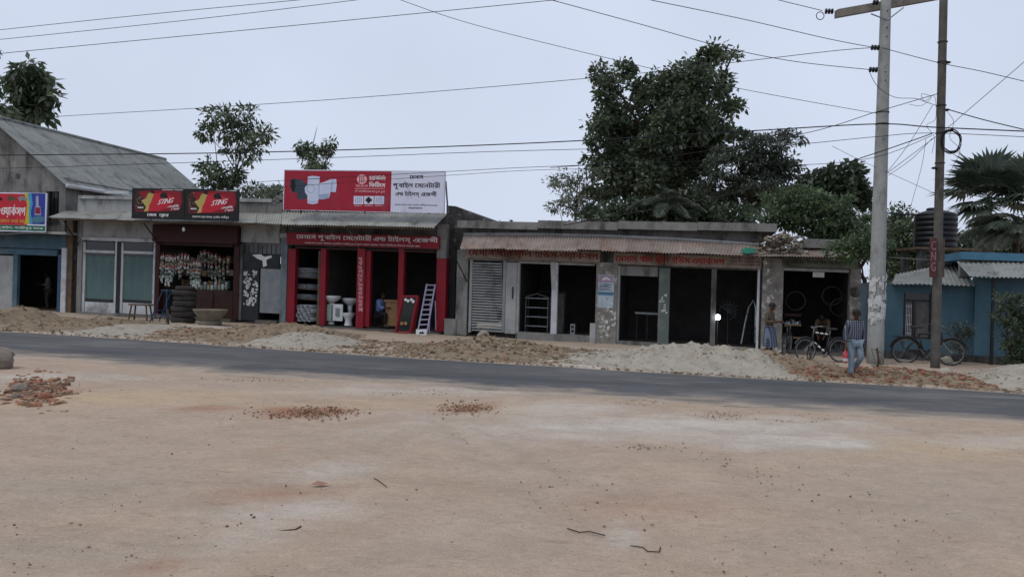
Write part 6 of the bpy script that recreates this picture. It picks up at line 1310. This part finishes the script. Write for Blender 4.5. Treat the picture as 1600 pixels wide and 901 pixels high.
# ------------------------------------------------------------------ bicycles
def bicycle(label, loc, yaw, k=1.0, stripes=False, lean=4, steer=0):
    """local x runs from rear wheel to front wheel"""
    t = thing('bicycle', label, 'bicycle', (0, 0, 0), 'bicycles outside the repair shop and blue house'); wr = .34; wb_ = 1.08
    V = lambda x, z, y=0: Vector((x, y, z))
    R0, F0 = V(0, wr), V(wb_, wr); bb = V(.44, .28); st_ = V(.30, .80); hd1 = V(.86, .62); hd2 = V(.82, .86)
    for nm, c in (('rear_wheel', R0), ('front_wheel', F0)):
        wh = MB().torus(c, wr - .02, .022, 32, 6, (0, 1, 0)).build(nm, 'rubber', t, smooth=True)
        MB().torus(c, wr - .048, .012, 32, 5, (0, 1, 0)).build('rim', 'steel', wh, smooth=True)
        mb = MB()
        for i in range(20): a = i * math.pi / 10; mb.tube([c + V(0, 0, .025 * (-1) ** i), c + V((wr - .05) * math.cos(a), (wr - .05) * math.sin(a))], .0028, 3)
        mb.build('spokes', 'steel', wh); MB().lathe(c + V(0, 0, -.05), [(.022, 0), (.022, .1)], 8, (0, 1, 0)).build('hub', 'steel', wh)
        MB().tube([c + V((wr + .03) * math.cos(a), (wr + .03) * math.sin(a)) for a in np.linspace(.2 if nm == 'rear_wheel' else .5, 2.9, 12)], [.03] * 12, 4).build('mudguard', 'steel_dark', t)
    fm = 'steel_dark'
    mb = MB(); [mb.tube(p, r, 7) for p, r in (([bb, hd1], .024), ([st_ * .96 + bb * .04, hd2 * .9 + hd1 * .1], .02), ([bb, st_], .02), ([hd1 - V(0, .02), hd2], .025), ([bb, V(0, wr, .06)], .013), ([bb, V(0, wr, -.06)], .013), ([st_ - V(.0, .06), V(0, wr, .06)], .011), ([st_ - V(0, .06), V(0, wr, -.06)], .011))]
    mb.build('frame', fm, t, smooth=True)
    if stripes:
        for p, q, r in ((bb, hd1, .0265), (st_, hd2, .0225)):
            for s0 in (.12, .4, .68): MB().tube([p.lerp(q, s0), p.lerp(q, s0 + .17)], r, 7).build('white_stripe', 'ink_w', t, smooth=True)
    for sy in (-.05, .05): MB().tube([hd1 - V(0, .02, -sy), V(.92, .5, sy), F0 + V(0, 0, sy)], .014, 5).build('fork', 'steel', t)
    MB().tube([hd2, hd2 + V(-.02, .12)], .014, 5).build('stem', 'steel', t)
    MB().tube([hd2 + V(-.18, .16, -.27), hd2 + V(-.05, .17, -.2), hd2 + V(.03, .12, 0), hd2 + V(-.05, .17, .2), hd2 + V(-.18, .16, .27)], .013, 6).build('handlebar', 'steel', t)
    for sy in (-1, 1): MB().tube([hd2 + V(-.24, .155, .28 * sy), hd2 + V(-.14, .165, .26 * sy)], .019, 6).build('grip', 'rubber', t)
    MB().tube([st_, st_ + V(-.02, .12)], .014, 5).build('seat_post', 'steel', t)
    sd_ = MB(); vs = []
    for x, w_, z in ((-.17, .02, .05), (-.15, .10, .055), (-.05, .105, .05), (.06, .05, .055), (.14, .022, .05)):
        for j in range(8): a = 2 * math.pi * j / 8; vs.append(st_ + V(-.04 + x, .11 + z + .03 * math.sin(a), w_ * math.cos(a)))
    sd_.add(vs, [(i * 8 + j, i * 8 + (j + 1) % 8, (i + 1) * 8 + (j + 1) % 8, (i + 1) * 8 + j) for i in range(4) for j in range(8)] + [tuple(range(7, -1, -1)), tuple(range(32, 40))]); sd_.build('saddle', 'rubber', t, smooth=True)
    MB().torus(bb + V(0, 0, -.05), .09, .008, 20, 4, (0, 1, 0)).build('chainring', 'steel', t)
    MB().hexa([bb + V(-.02, -.11, -.07), bb + V(.11, .03, -.07), bb + V(.11, .03, -.06), bb + V(-.02, -.11, -.06), V(-.02, wr + .05, -.07), bb + V(.06, .11, -.07), bb + V(.06, .11, -.06), V(-.02, wr + .05, -.06)]).build('chain_guard', 'steel_dark', t)
    for sg in (-1, 1): pd_ = MB().tube([bb + V(0, 0, .07 * sg), bb + V(.12 * sg, -.12 * sg, .09 * sg)], .012, 5).build('crank', 'steel', t); MB().bx(*(lambda q: (q.x - .05, q.x + .05, q.y - .04, q.y + .04, q.z - .012, q.z + .012))(bb + V(.12 * sg, -.12 * sg, .13 * sg))).build('pedal', 'rubber', pd_)
    mb = MB(); [mb.tube([V(-.32, .70, y), V(.24, .72, y)], .008, 4) for y in (-.07, 0, .07)]; [mb.tube([V(-.18, .70, y), V(0, wr, y)], .007, 4) for y in (-.07, .07)]; mb.build('rear_carrier', 'steel_dark', t)
    MB().tube([V(-.02, wr - .02, .08), V(-.16, .03, .16)], .01, 4).build('kickstand', 'steel', t)
    t.location = loc; t.rotation_euler = (R(lean), 0, yaw); t.scale = (k, k, k); return t
def stand(px, d): return on_verge(px, d)
bicycle('black roadster bicycle leaning at the blue house wall behind the thin pole', stand(1416, -1.5) - Vector((.0, 0, 0)), -TH, 1.13)
bicycle('white striped bicycle parked in front of the repair shop door', stand(1314, -2.4), math.pi - R(-10) - TH + R(14), .98, True)
bicycle('dark bicycle half hidden behind the man in the checked lungi', stand(1226, -1.1), R(62), .95)

# ------------------------------------------------------------------ people
def skin_mesh(name, nodes, edges, m, parent, root=None, sub=2):
    ids = {k: i for i, k in enumerate(nodes)}; me = bpy.data.meshes.new(name)
    me.from_pydata([Vector(v[0]) for v in nodes.values()], [(ids[a], ids[b_]) for a, b_ in edges], []); o = bpy.data.objects.new(name, me); col.objects.link(o)
    md = o.modifiers.new('skin', 'SKIN'); md.use_smooth_shade = True; sv = me.skin_vertices[0].data
    for i, v in enumerate(nodes.values()):
        r = v[1]; sv[i].radius = (r, r) if not isinstance(r, tuple) else r
        sv[i].use_root = (list(nodes)[i] == root)
    s = o.modifiers.new('sub', 'SUBSURF'); s.levels = s.render_levels = sub
    me.materials.append(M[m]); o.parent = parent; ORG[o.name] = Vector((0, 0, 0)); return o
def person(label, loc, yaw, J, shirt, legs, k=1.0, lungi=False, held=None, shoe=True):
    """J: joint positions in the body's own frame (x to its left as seen from the front, -y forward)"""
    t = thing('person', label, 'person', (0, 0, 0)); v = {a: Vector(b_) for a, b_ in J.items()}
    N = {}; E_ = []
    def put(a, p, r, to=None):
        N[a] = (p, r)
        if to: E_.append((to, a))
    put('pelvis', v['pelvis'], (.13, .10)); put('waist', v['pelvis'].lerp(v['chest'], .4), (.115, .09), 'pelvis'); put('chest', v['chest'], (.145, .10), 'waist'); put('neck0', v['neck'], (.055, .055), 'chest')
    hd = v['head']; up = (hd - v['neck']).normalized(); fw = v['face'].normalized()
    put('neck1', v['neck'].lerp(hd, .45), .05, 'neck0'); put('jaw', hd - up * .055 + fw * .012, (.062, .07), 'neck1'); put('skull', hd + up * .03 - fw * .008, (.078, .092), 'jaw'); put('crown', hd + up * .085 - fw * .015, (.06, .07), 'skull')
    for s in 'LR':
        put('sh' + s, v['sh' + s], .055, 'chest'); put('el' + s, v['el' + s], .04, 'sh' + s); put('wr' + s, v['wr' + s], .027, 'el' + s)
        hv = (v['wr' + s] - v['el' + s]).normalized(); pm = v['wr' + s] + hv * .07; put('palm' + s, pm, (.038, .02), 'wr' + s)
        side = hv.cross(fw).normalized() if abs(hv.dot(fw)) < .95 else Vector((1, 0, 0))
        for q in range(4):
            off = side * (.027 - .018 * q); l_ = (.07, .08, .075, .06)[q]; put(f'f{q}a{s}', pm + off + hv * .035, .0095, 'palm' + s); put(f'f{q}b{s}', pm + off + hv * (.035 + l_ * .55) + fw * .012, .0085, f'f{q}a{s}'); put(f'f{q}c{s}', pm + off * .9 + hv * (.03 + l_ * .85) + fw * .035, .007, f'f{q}b{s}')
        put('th1' + s, v['wr' + s] + hv * .035 + fw * .03, .011, 'palm' + s); put('th2' + s, v['wr' + s] + hv * .075 + fw * .05, .009, 'th1' + s)
        put('hip' + s, v['hip' + s], .085, 'pelvis'); put('kn' + s, v['kn' + s], .055, 'hip' + s); put('an' + s, v['an' + s], .035, 'kn' + s); put('toe' + s, v['toe' + s], (.035, .025), 'an' + s)
    skin_mesh('body', N, E_, 'skin', t, 'pelvis')
    # shirt
    S = {}; Es = []
    S['hem'] = (v['pelvis'] + (v['pelvis'] - v['chest']).normalized() * .05, (.165, .125)); S['waist'] = (N['waist'][0], (.155, .12)); S['chest'] = (v['chest'], (.17, .125)); S['col'] = (v['neck'].lerp(v['chest'], .25), (.085, .08)); Es += [('hem', 'waist'), ('waist', 'chest'), ('chest', 'col')]
    for s in 'LR':
        S['sh' + s] = (v['sh' + s], .078); S['el' + s] = (v['el' + s], .06); S['cf' + s] = (v['el' + s].lerp(v['wr' + s], .8), .048); Es += [('chest', 'sh' + s), ('sh' + s, 'el' + s), ('el' + s, 'cf' + s)]
    skin_mesh('shirt', S, Es, shirt, t, 'chest')
    T = {'pel': (v['pelvis'] - Vector((0, 0, .01)), (.15, .118))}; Et = []
    for s in 'LR':
        T['hip' + s] = (v['hip' + s], .105); T['mid' + s] = (v['hip' + s].lerp(v['kn' + s], .55), .09); T['kn' + s] = (v['kn' + s], .073); T['an' + s] = (v['kn' + s].lerp(v['an' + s], .93), .066); Et += [('pel', 'hip' + s), ('hip' + s, 'mid' + s), ('mid' + s, 'kn' + s), ('kn' + s, 'an' + s)]
    if lungi:
        c = v['pelvis']; kk = (v['knL'] + v['knR']) / 2; mb = MB(); vs = []; n = 24
        for i, (q, rx, ry) in enumerate(((-.12, .17, .13), (.15, .19, .16), (.5, .20, .18), (.95, .22, .2), (1.25, .225, .21))):
            p = c.lerp(kk, max(0, q)) + Vector((0, 0, .06 if q < 0 else -.12 * max(0, q - 1)))
            for j in range(n): a = 2 * math.pi * j / n; f_ = 1 + .07 * math.sin(5 * a + i) * min(1, i * .4); vs.append(p + Vector((rx * f_ * math.cos(a), ry * f_ * math.sin(a), 0)))
        mb.add(vs, [(i * n + j, i * n + (j + 1) % n, (i + 1) * n + (j + 1) % n, (i + 1) * n + j) for i in range(4) for j in range(n)]); mb.build('lungi', legs, t, smooth=True)
    else: skin_mesh('trousers', T, Et, legs, t, 'pel')
    # hair cap, face
    fwd = (fw - up * fw.dot(up)).normalized(); sdv = up.cross(fwd)
    mb = MB(); vs = []; n = 16; rows_ = 7
    for i in range(rows_ + 1):
        th = math.pi * .62 * i / rows_
        for j in range(n):
            a = 2 * math.pi * j / n; front = math.cos(a); lim = th * (1 - .38 * max(0, front)); r_ = 1 + .05 * noise.noise(Vector((i * 1.3, j * 1.1, 3)))
            vs.append(hd + up * (.035 + .112 * math.cos(lim) * r_) + fwd * ((.112 * math.sin(lim) * math.cos(a)) * r_ - .012) + sdv * (.095 * math.sin(lim) * math.sin(a) * r_))
    mb.add(vs, [(i * n + j, i * n + (j + 1) % n, (i + 1) * n + (j + 1) % n, (i + 1) * n + j) for i in range(rows_) for j in range(n)]); mb.build('hair', 'hair', t, smooth=True)
    for sg in (-1, 1):
        MB().lathe(hd + fwd * .083 + sdv * .033 * sg + up * .012, [(.004, -.008), (.013, 0), (.004, .008)], 8).build('eye', 'ink', t)
        MB().lathe(hd + sdv * .083 * sg + up * .0, [(.008, -.03), (.018, 0), (.008, .03)], 7).build('ear', 'skin', t, smooth=True)
        MB().tube([hd + fwd * .088 + sdv * .048 * sg + up * .032, hd + fwd * .092 + sdv * .018 * sg + up * .034], .005, 4).build('eyebrow', 'hair', t)
    MB().tube([hd + fwd * .086 + up * .015, hd + fwd * .108 - up * .025, hd + fwd * .088 - up * .03], [.008, .014, .008], 6).build('nose', 'skin', t, smooth=True)
    MB().tube([hd + fwd * .078 + sdv * .024 - up * .056, hd + fwd * .088 - up * .055, hd + fwd * .078 - sdv * .024 - up * .056], .006, 5).build('mouth', 'maroon', t)
    for s in 'LR':
        a, b_ = v['an' + s], v['toe' + s]; MB().tube([a + (a - b_).normalized() * .05 - Vector((0, 0, .045)), a - Vector((0, 0, .03)), a.lerp(b_, .6) - Vector((0, 0, .01)), b_ + (b_ - a).normalized() * .05 - Vector((0, 0, .0))], [.035, .045, .043, .025], 8).build('sandal' if lungi else 'shoe', 'rubber', t, smooth=True)
    t.location = loc; t.rotation_euler = (0, 0, yaw); t.scale = (k, k, k); return t
walk = dict(pelvis=(0, 0, .90), chest=(0, -.01, 1.22), neck=(0, -.01, 1.40), head=(0.0, -.05, 1.535), face=(.05, -1, -.38), shL=(.175, 0, 1.34), elL=(.23, .05, 1.08), wrL=(.22, .0, .84), shR=(-.175, 0, 1.34), elR=(-.24, .02, 1.08), wrR=(-.245, -.06, .83), hipL=(.09, 0, .86), knL=(.115, -.10, .50), anL=(.09, .22, .22), toeL=(.10, .20, .07), hipR=(-.09, 0, .86), knR=(-.085, -.03, .46), anR=(-.08, .0, .08), toeR=(-.09, -.15, .03))
pw = W(FP(1337, 592, -7)[0], -7, 0); pw = GP(1334, 591.5, .03)
person('man in dark plaid shirt and faded jeans walking at the roadside with a red bottle', pw, R(4), walk, 'plaid', 'denim', .985)
hand = pw + Vector((-.255, -.09, .72)) * .985
bo = thing('bottle', 'red liquid bottle with white label hanging from the walking man\'s hand', 'bottle', hand - Vector((0, 0, .33)))
o = ORG[bo.name]; M['redliq'] = mat('red_liquid_bottle', '#c4434c', '#a93640', 4, .25, 0, spec=.5)
MB().lathe(o, [(.045, 0), (.055, .02), (.055, .20), (.045, .25), (.02, .29), (.018, .31)], 14).build('bottle_body', 'redliq', bo, smooth=True); MB().lathe(o + Vector((0, 0, .31)), [(.022, 0), (.022, .04)], 10).build('cap', 'red', bo); MB().lathe(o + Vector((0, 0, .04)), [(.0565, 0), (.0565, .07)], 14, caps=False).build('label_band', 'white', bo)
phone = dict(pelvis=(0, 0, .90), chest=(0, .0, 1.21), neck=(0, -.015, 1.39), head=(0.02, -.06, 1.52), face=(.15, -1, -.5), shL=(.17, 0, 1.33), elL=(.23, -.03, 1.09), wrL=(.12, -.24, 1.10), shR=(-.17, 0, 1.33), elR=(-.23, .0, 1.08), wrR=(-.06, -.23, 1.10), hipL=(.09, 0, .86), knL=(.12, -.04, .47), anL=(.14, .02, .08), toeL=(.16, -.13, .03), hipR=(-.09, 0, .86), knR=(-.11, -.03, .47), anR=(-.12, .02, .08), toeR=(-.14, -.13, .03))
ps = on_verge(1203, -2.2)
person('man in brown shirt and blue checked lungi standing at the peeling column', ps, R(48), phone, 'brownshirt', 'lungi', .97, lungi=True)
sit = dict(pelvis=(0, 0, .50), chest=(0, -.08, .82), neck=(0, -.11, .99), head=(0, -.17, 1.12), face=(0, -1, -.3), shL=(.17, -.08, .93), elL=(.22, -.22, .70), wrL=(.12, -.42, .72), shR=(-.17, -.08, .93), elR=(-.22, -.2, .70), wrR=(-.12, -.42, .70), hipL=(.09, -.02, .48), knL=(.12, -.42, .47), anL=(.12, -.38, .08), toeL=(.12, -.53, .03), hipR=(-.09, -.02, .48), knR=(-.12, -.42, .47), anR=(-.12, -.38, .08), toeR=(-.12, -.53, .03))
u = FP(592, 500, .62)[0]; person('man in pale blue shirt sitting at the wooden desk inside the red shop', W(u, .62, .21), R(72) - TH, sit, 'lightblue', 'darkcloth', 1.0)
ch = thing('stool', 'dark stool under the sitting man inside the red shop', 'stool', W(u, .62, .21)); o = ORG[ch.name]
MB().bx(o.x - .18, o.x + .18, o.y - .18, o.y + .18, o.z + .36, o.z + .40).build('seat', 'darkwood', ch); [MB().tube([o + Vector((x, y, 0)), o + Vector((x * .9, y * .9, .36))], .02, 4).build('leg', 'darkwood', ch) for x in (-.15, .15) for y in (-.15, .15)]
bend = dict(pelvis=(0, .1, .80), chest=(0, -.18, 1.0), neck=(0, -.32, 1.07), head=(0, -.45, 1.10), face=(0, -.8, -.6), shL=(.17, -.27, 1.02), elL=(.2, -.38, .76), wrL=(.12, -.5, .58), shR=(-.17, -.27, 1.02), elR=(-.2, -.38, .76), wrR=(-.12, -.5, .58), hipL=(.1, .1, .77), knL=(.14, -.05, .43), anL=(.14, .08, .08), toeL=(.15, -.08, .03), hipR=(-.1, .1, .77), knR=(-.14, -.05, .43), anR=(-.14, .08, .08), toeR=(-.15, -.08, .03))
person('mechanic in dim grey shirt bending over a bicycle inside the repair shop', W(FP(1288, 500, .9)[0], .9, .16), R(-30), bend, 'brownshirt', 'darkcloth', 1.0)
stand_w = dict(phone); person('worker in pale shirt standing in the dark blue framed workshop', W(FP(74, 470, 2.1)[0], 2.1, .02), R(-60), stand_w, 'greyshirt', 'brownshirt', 1.0)
shopk = dict(phone); person('shopkeeper in dim shirt behind the grocery counter', W(FP(296, 470, 1.0)[0], 1.0, .2), R(10), shopk, 'brownshirt', 'darkcloth', .95)
